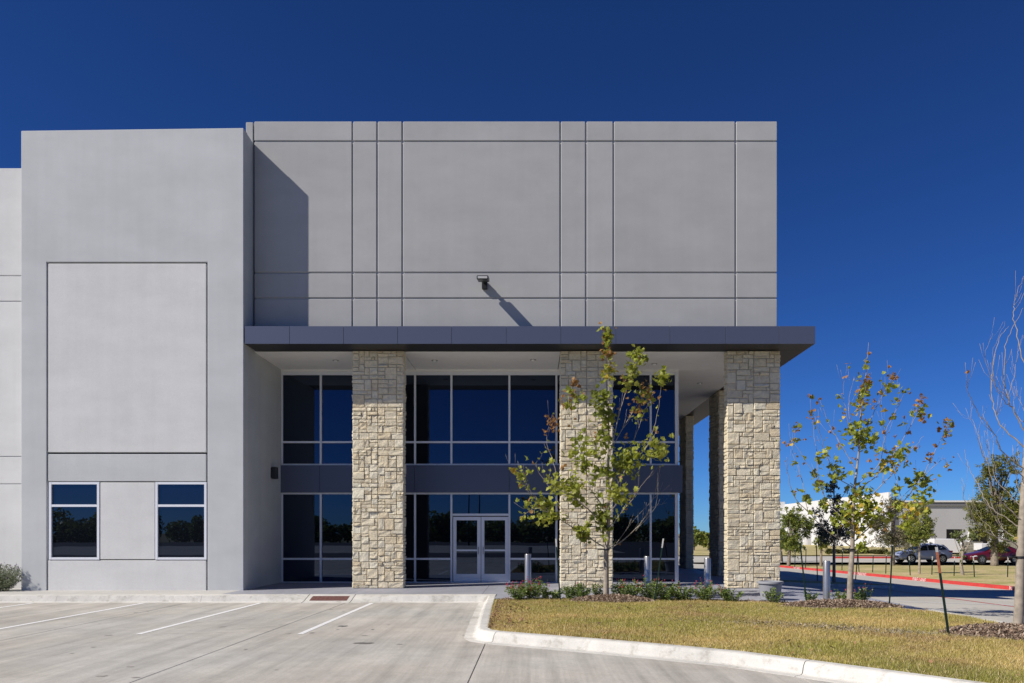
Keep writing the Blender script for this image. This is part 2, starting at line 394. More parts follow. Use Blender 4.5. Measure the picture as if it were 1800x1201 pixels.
def points_mesh(name, V, faces_per, colors, mat, parent=None):
    """V: (n,k,3) polygons with k corners each; colors (n,3)"""
    n, k, _ = V.shape
    me = bpy.data.meshes.new(name); me.vertices.add(n * k); me.vertices.foreach_set('co', V.reshape(-1).astype(np.float32))
    me.loops.add(n * k); me.loops.foreach_set('vertex_index', np.arange(n * k, dtype=np.int32))
    me.polygons.add(n); me.polygons.foreach_set('loop_start', np.arange(0, n * k, k, dtype=np.int32))
    me.polygons.foreach_set('loop_total', np.full(n, k, dtype=np.int32))
    at = me.color_attributes.new('tint', 'FLOAT_COLOR', 'POINT')
    cc = np.ones((n, k, 4), np.float32); cc[:, :, :3] = colors[:, None, :]
    at.data.foreach_set('color', cc.reshape(-1))
    me.materials.append(mat); me.update(calc_edges=True); me.validate()
    o = link(bpy.data.objects.new(name, me))
    if parent: o.parent = parent
    return o
def leafmat(name, rough=.55, transl=.35):
    m = N(name); a = m.n('ShaderNodeAttribute'); a.attribute_name = 'tint'; m.col(a.outputs['Color']); m.set(Roughness=rough)
    m.b.inputs['Specular IOR Level'].default_value = .3
    tr = m.n('ShaderNodeBsdfTranslucent'); mx = m.n('ShaderNodeMixShader'); mx.inputs[0].default_value = transl
    m.l(a.outputs['Color'], tr.inputs[0]); m.l(m.b.outputs[0], mx.inputs[1]); m.l(tr.outputs[0], mx.inputs[2])
    m.l(mx.outputs[0], m.t.nodes['Material Output'].inputs[0]); return m.m
M['blade'] = leafmat('blade', .7, .25); M['leafcol'] = leafmat('leafcol', .5, .35)
def vnoise(x, y, s, seed=0):
    rs_ = np.random.RandomState(seed); o = np.zeros_like(x)
    for k in range(7):
        th = rs_.rand() * 6.28; fr = s * (1 + k * .55); ph = rs_.rand(2) * 6.28
        o += np.sin(x * fr * np.cos(th) + y * fr * np.sin(th) + ph[0] + 1.4*np.sin(y * fr * .7 + ph[1])) / (1 + k * .35)
    return o / 3.2
TREE_A = (1.73, 19.0); TREE_B = (7.1, 17.7); TREE_C = (7.95, 12.95)
rings = [(TREE_A[0] + .1, TREE_A[1] - .25, .95, .5), (TREE_B[0] - .3, TREE_B[1] - .35, 1.2, .55), (TREE_C[0] - .1, TREE_C[1] - .3, 1.15, .8)]
n = 460000
gx = np.random.uniform(-1.1, 8.7, n); gy = np.random.uniform(7.6, 19.5, n)
ok = inpoly(gx, gy, [(p[0], p[1]) for p in island])
for rx, ry, ra, rb in rings: ok &= (((gx - rx) / ra)**2 + ((gy - ry) / rb)**2) > np.random.uniform(.75, 1.15, n)
bare = vnoise(gx, gy, 1.1, 5)
strip = np.clip((gy - 18.6 + .12 * np.abs(gx)) , 0, 1)
ok &= ~((bare > .85) & (np.random.rand(n) < .75))
# worn patches: along the left kerb and a band on the right
ok &= ~((gx < -.35 + .25*np.sin(gy*2)) & (np.random.rand(n) < .55))
worn = np.exp(-(((gx - 5.2) / 1.2)**2 + ((gy - 13.2 + .5*(gx-5.2)) / .35)**2)); ok &= ~(np.random.rand(n) < worn * .7)
gx, gy = gx[ok], gy[ok]; n = len(gx)
hgt = np.random.uniform(.025, .058, n) * (1 + .35 * vnoise(gx, gy, 2.2, 9)); wd = np.random.uniform(.003, .0065, n)
edge = np.random.rand(n) < .006; hgt[edge] *= 2.2
th = np.random.rand(n) * 6.283; ln = np.random.uniform(.1, 1.0, n) * hgt
gz = np.array([zgrass(a, b) for a, b in zip(gx, gy)]) - .004
ca, sa = np.cos(th), np.sin(th); th2 = np.random.rand(n) * 6.283
V = np.zeros((n, 3, 3)); 
V[:, 0] = np.stack([gx - ca*wd, gy - sa*wd, gz], 1); V[:, 1] = np.stack([gx + ca*wd, gy + sa*wd, gz], 1)
V[:, 2] = np.stack([gx + np.cos(th2)*ln, gy + np.sin(th2)*ln, gz + hgt], 1)
g1 = np.clip(.62 + .60 * vnoise(gx, gy, .8, 2) + .22 * vnoise(gx, gy, 3.1, 3) + np.random.normal(0, .22, n), 0, 1)[:, None]
tan = np.array([.72, .54, .22]); grn = np.array([.37, .36, .075]); col = tan * (1 - g1) + grn * g1
b1 = np.clip(vnoise(gx, gy, 1.5, 21) * 1.5 - .25 + np.random.normal(0, .25, n), 0, 1)[:, None]; col = col * (1 - .75 * b1) + np.array([.46, .31, .15]) * .75 * b1
o1 = np.clip(vnoise(gx, gy, .6, 33) * 1.6 - .3 + np.random.normal(0, .2, n), 0, 1)[:, None]; col = col * (1 - .8 * o1) + np.array([.27, .29, .06]) * .8 * o1
dry = (np.random.rand(n) < .12)[:, None]; col = np.where(dry, np.array([.74, .61, .36]), col) * np.random.uniform(.65, 1.25, (n, 1))
stuff(tag(points_mesh('grass', V, 3, col, M['blade']), 'short half dormant tan and green turf in the kerbed island', 'grass'))

def chips(name, ctrs, label, colset, n, zf, smin=.007, smax=.030, flat=.6):
    pos = np.array([ctrs() for _ in range(n)]); V = np.zeros((n, 4, 3))
    th = np.random.rand(n) * 6.283; L = np.random.uniform(smin, smax, n); W = L * np.random.uniform(.2, .6, n); til = np.random.normal(0, flat, (n, 2))
    u = np.stack([np.cos(th), np.sin(th), til[:, 0]], 1); v = np.stack([-np.sin(th), np.cos(th), til[:, 1]], 1)
    z = np.array([zf(a, b) for a, b in pos]); c = np.stack([pos[:, 0], pos[:, 1], z + .01 + np.random.rand(n)*.02], 1)
    for i, (a, b) in enumerate(((-1, -1), (1, -1), (1, 1), (-1, 1))): V[:, i] = c + u * (a * L)[:, None] + v * (b * W)[:, None]
    cs = np.array(colset)[np.random.randint(0, len(colset), n)] * np.random.uniform(.6, 1.3, (n, 1))
    return stuff(tag(points_mesh(name, V, 4, cs, M['blade']), label, 'mulch'))
MUL = [(.34, .24, .165), (.43, .325, .235), (.22, .15, .105), (.50, .40, .30)]
mname = ['beneath the young tree before the middle stone pier', 'beneath the young tree right of the corner stone pier', 'beneath the bare tree at the right edge']
for (rx, ry, ra, rb), nm in zip(rings, mname):
    def mound(x, y, rx=rx, ry=ry, ra=ra, rb=rb): return zgrass(x, y) + .13 * max(0, 1 - ((x - rx)/ra)**2 * .8 - ((y - ry)/rb)**2 * .8)
    def cp(rx=rx, ry=ry, ra=ra, rb=rb):
        a = random.random() * 6.283; r = math.sqrt(random.random()) * random.uniform(.85, 1.2); return (rx + math.cos(a)*r*ra, ry + math.sin(a)*r*rb)
    vs, fs = [(rx, ry, mound(rx, ry))], []
    for q in range(1, 6):
        for k in range(24):
            a = 2*math.pi*k/24; r = q/5*1.1; x, y = rx + math.cos(a)*r*ra, ry + math.sin(a)*r*rb; vs.append((x, y, max(mound(x, y), zgrass(x, y) + (.012 if q < 5 else -.03))))
    for k in range(24): fs.append((0, 1 + k, 1 + (k+1) % 24))
    for q in range(4):
        for k in range(24): fs.append((1+q*24+k, 1+(q+1)*24+k, 1+(q+1)*24+(k+1) % 24, 1+q*24+(k+1) % 24))
    M['mulch_soil'] = M.get('mulch_soil') or plain('mulch_soil', (.20, .155, .12), .95, var=.35, scale=12)
    structure(mesh_obj('mulch_bed', vs, fs, M['mulch_soil'], smooth=True))
    chips('mulch', cp, 'grey brown bark mulch ' + nm, MUL, 6500, mound)
def bedpt():
    x = random.uniform(-.8, 7.4); yb = np.interp(x, [-.99, 3, 5.5, 7.7], [19.5, 19.35, 18.55, 17.2]); return (x, yb - abs(random.gauss(0, .16)))
chips('mulch', bedpt, 'thin strip of bark mulch along the shrubs behind the turf', MUL, 6000, zgrass)
def leafpt():
    y = random.uniform(13.4, 19.3); return (-.80 + random.random()**2 * .75 - .02*(y-14), y)
chips('fallen_leaves', leafpt, 'brown fallen leaves gathered inside the left island kerb', [(.30, .17, .09), (.36, .25, .13), (.22, .13, .08)], 900, zgrass, .012, .03, .5)['category'] = 'leaves'
def lawnpt():
    while True:
        x, y = random.uniform(-.8, 8.4), random.uniform(8, 19)
        if inpoly(np.array([x]), np.array([y]), island)[0]: return (x, y)
chips('fallen_leaves', lawnpt, 'few brown fallen leaves scattered over the turf', [(.30, .17, .09), (.40, .25, .10), (.22, .13, .08)], 90, lambda x, y: zgrass(x, y) + .03, .02, .045, .4)['category'] = 'leaves'
def wornpt():
    x = random.gauss(5.2, 1.0); return (x, 13.2 - .5*(x-5.2) + random.gauss(0, .30))
chips('dead_thatch', wornpt, 'band of grey dead thatch in the turf left of bare tree', [(.36, .31, .22), (.25, .21, .14), (.45, .39, .30)], 2600, zgrass, .006, .02, .7)['category'] = 'thatch'

# ------------------------------------------------------------------ the drive on the right and beyond
def sheet(name, xs, ys, zf, mat, dz=0):
    vs = [(x, y, zf(x, y) + dz) for y in ys for x in xs]; nx = len(xs)
    fs = [(j*nx+i, j*nx+i+1, (j+1)*nx+i+1, (j+1)*nx+i) for j in range(len(ys)-1) for i in range(nx-1)]
    return structure(mesh_obj(name, vs, fs, mat))
KX = 20.5
drive = sheet('drive', [8.19] + list(np.linspace(9, KX + .3, 14)), list(np.linspace(-60, 14, 20)) + list(np.linspace(15, 90, 60)), lambda x, y: G(x, y) - .004, M['road'])
def stripe(name, x0, x1, y0, y1, mat, n=12):
    o = sheet(name, list(np.linspace(x0, x1, n if x1 - x0 > 1 else 2)), list(np.linspace(y0, y1, n if y1 - y0 > 1 else 2)), G, mat, .002); o.parent = drive; return o
stripe('crossing_line', 9.6, 20.2, 19.65, 19.78, M['paint_white'])
stripe('crossing_line', 9.6, 20.2, 22.6, 22.74, M['paint_white'])
stripe('fire_lane_line', 13.35, 13.47, 21.6, 60, M['paint_red'], 30)
stripe('lane_line', 9.6, 12.2, 28.6, 28.74, M['paint_white'])
for yj in (16.2, 24.6, 37, 48): stripe('joint', 8.6 if yj < 17 else 9.5, KX, yj, yj + .012, M['mortar'])
# red fire-lane kerb with stencilled words
rk = structure(empty('fire_lane_kerb', (KX, 40, G(KX, 40))))
yy = list(np.arange(-20, 100, 6.0))
for a, b in zip(yy, yy[1:]):
    za, zb = G(KX, a), G(KX, b); vs = []
    for y, z in ((a + .006, za), (b - .006, zb)):
        vs += [(KX, y, z - .1), (KX + .03, y, z + .15), (KX + .22, y, z + .15), (KX + .22, y, z - .1)]
    o = mesh_obj('kerb_stone', vs, [(0, 1, 2, 3), (7, 6, 5, 4), (0, 4, 5, 1), (1, 5, 6, 2), (2, 6, 7, 3), (3, 7, 4, 0)], M['paint_red']); adopt(o, rk)
def stencil(txt, yc, size):
    cu = bpy.data.curves.new('stencil', 'FONT'); cu.body = txt; cu.size = size; cu.align_x = 'CENTER'; cu.align_y = 'CENTER'; cu.space_character = 1.15
    tmp = bpy.data.objects.new('stencil_tmp', cu); C.objects.link(tmp)
    me = bpy.data.meshes.new_from_object(tmp.evaluated_get(bpy.context.evaluated_depsgraph_get())); bpy.data.objects.remove(tmp); me.materials.clear(); me.materials.append(M['paint_white'])
    o = link(bpy.data.objects.new('stencil_lettering', me))
    z = G(KX, yc) + .055
    slope = (G(KX, yc - 1) - G(KX, yc + 1)) / 2
    Mx = Matrix(((0, .12, -1, KX + .015 - .006), (-1, 0, 0, yc), (slope, 1, .12, z), (0, 0, 0, 1)))
    me.transform(Mx); adopt(o, rk)
stencil('FIRE LANE', 61.5, .27); stencil('NO PARKING', 49.5, .27); stencil('FIRE LANE', 41.9, .28); stencil('NO PARKING', 33.0, .28); stencil('FIRE LANE', 78, .21)
# grass strip beyond and far lot
m = N('strip_turf'); nz = m.noise(.5, 6, .7); n5 = m.noise(14, 3, .6, stretch=(1, .4, 1))
o = m.ramp(nz, [(.34, (.25, .255, .07)), (.48, (.42, .36, .14)), (.62, (.54, .42, .22))]); o = m.mix(o, m.ramp(n5, [(.3, (.75,)*3), (.7, (1.2,)*3)]), 1, 'MULTIPLY'); m.col(o); m.set(Roughness=.95)
m.bump(n5, .6, .03); M['strip_turf'] = m.m
def zs(x, y):
    e = min(1, max(0, (x - KX - .2) / 3)); return G(KX, y) + .13 + .10 * e * (1 - max(0, (y - 58) / 10) if y > 58 else 1)
sheet('grass_verge', list(np.linspace(KX + .2, 60, 22)), list(np.linspace(-20, 68, 60)), zs, M['strip_turf'])
FLZ = -.92
sheet('far_lot', [-12, 10, 20.8, 30, 60, 120], [67.8, 72, 80, 89, 100], lambda x, y: FLZ - .0 - .004 * (y - 68), M['road'])
sheet('far_drive', [KX - 13, KX + .3], [89.9, 100, 140], lambda x, y: G(x, 75) - .15 - .004*(y-75), M['road'])
sheet('far_verge', [-60, 0, 20, 60, 200], [88.5, 110, 160, 420], lambda x, y: FLZ + .02 - .004 * (y - 89), M['strip_turf'])
for x0, x1, Y in ((20.9, 22.4, 73), (30.5, 38, 80), (42, 46.5, 80)):
    structure(box('far_kerb', x0, x1, Y, Y + .3, FLZ - .2, FLZ + .13, M['paint_red']))
# planted island in the building's shade
bm = bmesh.new(); pts = []
for k in range(28):
    a = 2*math.pi*k/28; x = 11.2 + 3.4*math.cos(a); y = 32.4 + 1.25*math.sin(a) - .14*(x - 11.2); pts.append((x, y))
sk = bm_obj('shade_island', bm, M['kerb']); bpy.data.objects.remove(sk)
def fan(name, pts, zf, h, mat, base):
    vs = [(x, y, zf(x, y) - .1) for x, y in pts] + [(x, y, zf(x, y) + h) for x, y in pts]; n = len(pts)
    return structure(mesh_obj(name, vs, [tuple(range(n, 2*n))] + [(i, (i+1) % n, n+(i+1) % n, n+i) for i in range(n)], mat))
fan('shade_island_kerb', pts, G, .11, M['kerb'], 0)
fan('shade_island_turf', [(11.2 + (x-11.2)*.95, 32.4 + (y-32.4)*.88) for x, y in pts], G, .125, M['strip_turf'], 0)

# ------------------------------------------------------------------ the building
bld = thing('office_building', 'grey tilt-wall office building with stone piers and dark glass entrance', 'building', (0, 24, 0))
def part(name): 
    o = empty(name, (0, -24, 0)); o.parent = bld; return o          # children keep world coordinates
def wpart(o): o.parent = bld; o.location = (0, -24, 0); return o
YB = 22.2; kB = YB / F
bx = lambda px: (px - CX) * kB
bz = lambda py: EYE + (CY - py) * kB
# left block
gp = .020
def rect_y(name, x0, x1, z0, z1, y0, y1, mat, par, bev=.012):
    return box(name, x0, x1, y0, y1, z0, z1, mat, par, bev)
xl, xr = bx(37), bx(428); il, ir = bx(83), bx(363.5); it = bz(462)
lw = wpart(prism('front_wall', [(xl, -.05), (il - gp, -.05), (il - gp, it + gp), (ir + gp, it + gp), (ir + gp, -.05), (xr, -.05), (xr, bz(225)), (xl, bz(230))], 'y', YB, YB + .3, M['wall_cool'], None, .012))
lwp = lambda nm, a, b, c, d: box(nm, a, b, YB + .006, YB + .2, c, d, M['wall_light'], lw, .012)
w1, w2, w3, w4 = bx(86), bx(174.5), bx(273), bx(363)
wt, wb = bz(847.5), bz(984)
lwp('panel', il + gp, ir - gp, bz(795.5) + gp*.3, it - gp)
box('panel', il + gp, ir - gp, YB + .006, YB + .2, wt + gp, bz(797.5) - gp*.8, M['wall_cool'], lw, .012)
lwp('panel', w2 + gp, w3 - gp, wb + gp*.4, wt - gp*.6)
lwp('panel', il + gp, ir - gp, -.05, wb - gp)
wpart(box('wall_core', xl + .02, xr - .06, YB + .24, 26.0, -.05, bz(231) - .02, M['wall_cool']))
for a, b in ((w1, w2), (w3, w4)):
    fw = .065; zt = bz(889); y0, y1 = YB - .004, YB + .10
    wf = bmesh.new(); add_box(wf, a, a + fw, y0, y1, wb, wt); add_box(wf, b - fw, b, y0, y1, wb, wt)
    add_box(wf, a + fw + .001, b - fw - .001, y0 + .002, y1, wt - fw, wt); add_box(wf, a + fw + .001, b - fw - .001, y0 + .002, y1, wb, wb + fw); add_box(wf, a + fw + .001, b - fw - .001, y0 + .003, y1, zt - fw/2, zt + fw/2)
    wo = wpart(bm_obj('window', wf, M['alu'])); 
    box('pane', a + fw - .01, b - fw + .01, y0 + .05, y0 + .06, wb + fw - .01, zt - fw/2 + .01, M['glass'], wo)
    box('pane', a + fw - .01, b - fw + .01, y0 + .05, y0 + .06, zt + fw/2 - .01, wt - fw + .01, M['glass'], wo)
# recess side wall (turns in towards the glass)
wpart(prism('side_wall', [(xr - .002, YB + .302), (-8.40, 26.2), (-9.6, 26.2), (-9.6, YB + .302)], 'z', -.05, bz(226) - .01, M['wall_cool']))
# warehouse wing at far left
YW = 23.1; wz = lambda py: EYE + (CY - py) * YW / F
ww = wpart(box('warehouse_wall', -58, bx(37) - .0, YW + .03, 60, -.05, wz(297), M['wall_light']))
hs_ = [-.05, wz(851), wz(803), wz(530), wz(485), wz(295)]
for a, b in zip(hs_, hs_[1:]):
    for xa, xb in ((-58, -40), (-40, -27), (-27, -20.5), (-20.5, bx(37) + .3)):
        box('panel', xa + gp, xb - gp, YW, YW + .12, a + gp*.7, b - gp*.7, M['wall_light'], ww, .012)
# upper wall
YU = 23.0; ux = lambda px: (px - CX) * YU / F; uz = lambda py: EYE + (CY - py) * YU / F
uw = wpart(box('upper_wall', ux(447) + .02, ux(1366) - .02, YU + .035, YU + .36, 7.0, uz(214) - .03, M['wall_grey']))
cols = [447, 619.7, 663, 707.3, 985, 1030, 1078.5, 1293, 1366]; rows = [213.5, 248.5, 479.5, 524.5, 582]
gu = .021
for i in range(len(cols) - 1):
    for j in range(len(rows) - 1):
        a = ux(cols[i]) + (gu if i else 0); b = ux(cols[i+1]) - (gu if i < len(cols) - 2 else 0)
        box('panel', a, b, YU, YU + .2, max(7.0, uz(rows[j+1]) + gu), uz(rows[j]) - (gu if j else 0), M['wall_grey'], uw, .014)
box('panel', ux(432), ux(444.5), YU + .01, YU + .3, bz(226), uz(214.5), M['wall_grey'], uw, .012)
box('shadow_return_panel', ux(1366) - .36, ux(1366) - .001, YU + .365, YU + 4.0, 7.0, uz(214), M['wall_grey'], uw, .012)  # unseen return, depth shaped to widen the shadow cast on the drive
wpart(box('body', -8.3, 4.60, 26.05, 47, -.05, 11.3, M['wall_grey']))  # unseen bulk, height raised for the shadow it throws on the drive
wpart(box('roof_light_block', -8.2, 7.0, 23.4, 26.04, 7.05, 7.4, M['wall_grey']))  # unseen slab added to keep light from above out of the soffit
wpart(box('side_roof_deck', 4.61, 7.05, 26.045, 47, 7.05, 7.4, M['wall_grey']))
# canopy
cz0, cz1 = 6.974, 7.473; cl, cr = bx(430), bx(1433)
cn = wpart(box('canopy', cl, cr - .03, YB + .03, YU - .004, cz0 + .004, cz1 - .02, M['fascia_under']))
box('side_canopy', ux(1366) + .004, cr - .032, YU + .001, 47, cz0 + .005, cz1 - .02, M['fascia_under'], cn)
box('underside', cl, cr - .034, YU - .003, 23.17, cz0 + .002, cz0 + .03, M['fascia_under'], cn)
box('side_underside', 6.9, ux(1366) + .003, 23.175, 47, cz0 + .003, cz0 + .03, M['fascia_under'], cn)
sm = [430, 509, 604, 699, 794, 890, 986, 1083, 1178, 1276, 1370, 1433]
for a, b in zip(sm, sm[1:]):
    box('fascia_panel', bx(a) + .004, bx(b) - (.004 if b < 1433 else 0), YB, YB + .028, cz0, cz1, M['fascia'], cn, .003)
yy = list(np.arange(YB + .03, 47, 1.6)) + [47]
for a, b in zip(yy, yy[1:]): box('fascia_panel', cr - .029, cr, a + .004, b - .004, cz0, cz1, M['fascia'], cn, .003)
# soffit
so = wpart(box('soffit', -8.38, 6.89, 23.18, 25.7, 7.0, 7.04, M['fascia_under']))
for a, b in ((-8.36, -3.9), (-3.9, .76), (.76, 6.885)):
    box('soffit_panel', a + .012, b - .012, 23.175, 25.74, 6.965, 6.995, M['soffit'], so)
box('soffit_panel', 4.62, 6.885, 25.76, 47, 6.966, 6.995, M['soffit'], so)
for px, py in ((590, 634), (764, 634), (937, 633), (1230, 674), (1150, 640)):
    Y = (6.96 - EYE) * F / (CY - py); x = (px - CX) * Y / F
    lathe('downlight', [(.10, 0), (.10, -.006), (.085, -.012), (.07, -.006), (.02, -.006)], M['steel'], so, 20, (x, Y, 6.964))
    lathe('lamp', [(.055, -.004), (.05, -.03), (.03, -.04)], M['lens_white'], so, 16, (x, Y, 6.962))
wpart(box('soffit_trim', -8.39, 4.7, 25.66, 25.74, 6.90, 6.964, M['soffit']))
# storefront
YG = 25.8; sx = lambda px: (px - CX) * YG / F; sz = lambda py: EYE + (CY - py) * YG / F
sf = wpart(box('storefront_sill', sx(492), sx(1192), YG - .07, YG + .10, -.02, .022, M['alu']))
vm = [495, 564.7, 647, 730, 793.8, 895.5, 978, 1060, 1143.3, 1189]
hw = .031
def vbar(px, z0, z1, w_=hw): box('mullion', sx(px) - w_, sx(px) + w_, YG - .08, YG + .10, z0, z1, M['alu'], sf, .003)
def hbar(a, b, zc, h=.03): box('transom', a, b, YG - .074, YG + .10, zc - h, zc + h, M['alu'], sf, .002)
UZ = (sz(816.5), sz(660), sz(777.7)); LZ = (.022, sz(868.5), sz(982.5))
for i, px in enumerate(vm):
    wv = .055 if i in (0, len(vm) - 1) else hw
    if i == len(vm) - 1:
        box('mullion', sx(1186), sx(1192), YG - .08, YG + .10, UZ[0] - .06, 6.899, M['alu'], sf, .003); box('mullion', sx(1186), sx(1192), YG - .08, YG + .10, .023, LZ[1] + .06, M['alu'], sf, .003)
    else:
        vbar(px, UZ[0] - .06, 6.899, wv); vbar(px, .023, LZ[1] + .06, wv)
for i in range(len(vm) - 1):
    a, b = sx(vm[i]) + (.056 if i == 0 else hw + .001), sx(vm[i+1]) - (.06 if i == len(vm) - 2 else hw + .001)
    hbar(a, b, UZ[2]); hbar(a, b, UZ[0] - .02, .035); box('transom', a, b, YG - .074, YG + .1, UZ[1] + .0, 6.898, M['alu'], sf)
    hbar(a, b, LZ[1] + .02, .035)
    def pane(z0, z1): box('pane', a - .01, b + .01, YG - .01 + .001*i, YG + .01 + .001*i, z0, z1, M['glass'], sf)
    pane(UZ[0] + .01, UZ[2] - .025); pane(UZ[2] + .025, UZ[1] + .005)
    if i == 4:
        hbar(a, b, sz(905), .035); pane(sz(904), LZ[1] - .01)
    else:
        hbar(a, b, LZ[2]); pane(.03, LZ[2] - .025); pane(LZ[2] + .025, LZ[1] - .01)
box('backing', sx(492), sx(1190), YG + .11, YG + .2, -.02, 6.95, M['black'], sf)
sp_ = wpart(box('spandrel_band', sx(493), X_(1199, 25.66), 25.67, YG - .085, sz(866), sz(819), M['fascia_under']))
sps = [-8.375, sx(564.7), sx(730), sx(895.5), sx(1060), X_(1200, 25.62)]
for a, b in zip(sps, sps[1:]): box('spandrel_panel', a + .004, b - .004, 25.62, 25.665, sz(866.5), sz(818.8), M['fascia'], sp_, .003)
# side glazing along the colonnade
sg = wpart(box('side_glazing_frame', 4.601, 4.66, 26.0, 47, 6.7, 6.96, M['alu']))
for k in range(14):
    y = 26.0 + k * 1.5
    box('mullion', 4.601, 4.70, y, y + .06, 0, 6.7, M['alu'], sg); 
    if k < 13:
        for z0, z1 in ((.05, .9), (.95, 2.95), (3.85, 4.6), (4.65, 6.65)): box('pane', 4.61, 4.63, y + .06, y + 1.5, z0, z1, M['glass'], sg)
box('spandrel_panel', 4.605, 4.82, 26.06, 47, 2.95, 3.83, M['fascia'], sg)
# doors
for a, b, side in ((796.8, 845.1, 1), (846.1, 893.6, -1)):
    y0, y1 = YG - .045, YG + .03; gl = (802.5, 839) if side == 1 else (851.5, 888)
    X0, X1 = sx(a), sx(b); z1, z0 = sz(908.7), .03; bm = bmesh.new()
    g0, g1, h0, h1 = sx(gl[0]), sx(gl[1]), sz(1009), sz(914.8)
    add_box(bm, X0, g0, y0, y1, z0, z1); add_box(bm, g1, X1, y0, y1, z0, z1)
    add_box(bm, g0 + .0005, g1 - .0005, y0 + .001, y1, z0, h0); add_box(bm, g0 + .0005, g1 - .0005, y0 + .001, y1, h1, z1)
    d = wpart(bm_obj('door', bm, M['alu']))
    box('pane', g0 - .01, g1 + .01, YG - .005, YG + .005, h0 - .01, h1 + .01, M['glass'], d)
    box('push_bar', g0, g1, YG - .03, YG - .012, sz(969), sz(966), M['alu'], d)
    hx = X1 - .07 if side == 1 else X0 + .07
    tube('handle', [(hx, y0, sz(962)), (hx, y0 - .07, sz(962)), (hx, y0 - .07, sz(974)), (hx, y0, sz(974))], .013, M['steel'], d, 8)
# stone piers
stone_cache = {}
def stone_mesh(w_, h_, var):
    key = (w_, h_, var)
    if key in stone_cache: return stone_cache[key]
    W, H = w_ * UW, h_ * UH; j = .007
    x0, x1, z0, z1 = j, W - j, j, H - j
    nx = 3 if w_ < 2 else 4; nz = 3 if h_ < 2 else 4
    rnd_ = random.Random(hash(key) & 0xffff); proud = rnd_.uniform(.012, .030)
    vs, fs = [], []; tiltx = rnd_.uniform(-.007, .007); tiltz = rnd_.uniform(-.007, .007)
    ins = .013; us = [0, ins / (x1 - x0)] + [.5 + rnd_.uniform(-.15, .15)] * (nx > 3) + [1 - ins / (x1 - x0), 1]; ws_ = [0, ins / (z1 - z0)] + [.5 + rnd_.uniform(-.15, .15)] * (nz > 3) + [1 - ins / (z1 - z0), 1]
    for jz in range(nz + 1):
        for ix in range(nx + 1):
            u, v = us[ix], ws_[jz]; ed = ix in (0, nx) or jz in (0, nz)
            d = rnd_.uniform(-.003, .004) if ed else proud + rnd_.uniform(-.011, .011) + tiltx*(u-.5)*2 + tiltz*(v-.5)*2
            cx_ = rnd_.uniform(-.003, .003); k_ = 0 if ed else rnd_.uniform(-.006, .006)
            vs.append((x0 + (x1-x0)*u + cx_ + k_, -max(d, -.004), z0 + (z1-z0)*v + cx_ - k_))
    for jz in range(nz):
        for ix in range(nx):
            a = jz*(nx+1)+ix; fs.append((a, a+1, a+nx+2, a+nx+1))
    # skirt back into the mortar
    ring = [i for i in range(nx+1)] + [jz*(nx+1)+nx for jz in range(1, nz+1)] + [nz*(nx+1)+i for i in range(nx-1, -1, -1)] + [jz*(nx+1) for jz in range(nz-1, 0, -1)]
    b0 = len(vs)
    for i in ring: vs.append((vs[i][0], .05, vs[i][2]))
    for q in range(len(ring)): fs.append((ring[q], b0+q, b0+(q+1) % len(ring), ring[(q+1) % len(ring)]))
    me = bpy.data.meshes.new('stone'); me.from_pydata(vs, [], fs); me.materials.append(M['stone']); me.update()
    stone_cache[key] = me; return me
UW, UH = .0852, .1053
def ashlar(nw, nh, rnd_):
    occ = [[False]*nw for _ in range(nh)]; out = []
    for r in range(nh):
        c = 0
        while c < nw:
            if occ[r][c]: c += 1; continue
            run = 0
            while c + run < nw and not occ[r][c+run]: run += 1
            wmax = min(run, 5)
            opts = []
            for w_ in range(1, wmax + 1):
                if run - w_ == 1 and w_ < 5 and run > 2: continue
                for h_ in (1, 2, 3):
                    if r + h_ > nh: continue
                    if w_ == 1 and h_ != 1 and nw > 3: continue
                    wt_ = {1: 4.6, 2: 3.4, 3: .8}[h_] * {1: .12, 2: 1.2, 3: 2.2, 4: 2.0, 5: .9}[w_]
                    if w_ >= 5 and h_ == 1: wt_ *= .5
                    if w_ == 2 and h_ == 3: wt_ *= .4
                    if h_ == 3 and w_ > 4: wt_ *= .4
                    opts.append((wt_, w_, h_))
            if not opts: opts = [(1, wmax, 1)]
            t = rnd_.random() * sum(o_[0] for o_ in opts)
            for wt_, w_, h_ in opts:
                t -= wt_
                if t <= 0: break
            for rr in range(r, r + h_):
                for cc in range(c, c + w_): occ[rr][cc] = True
            out.append((c, r, w_, h_)); c += w_
    return out
NH = 66
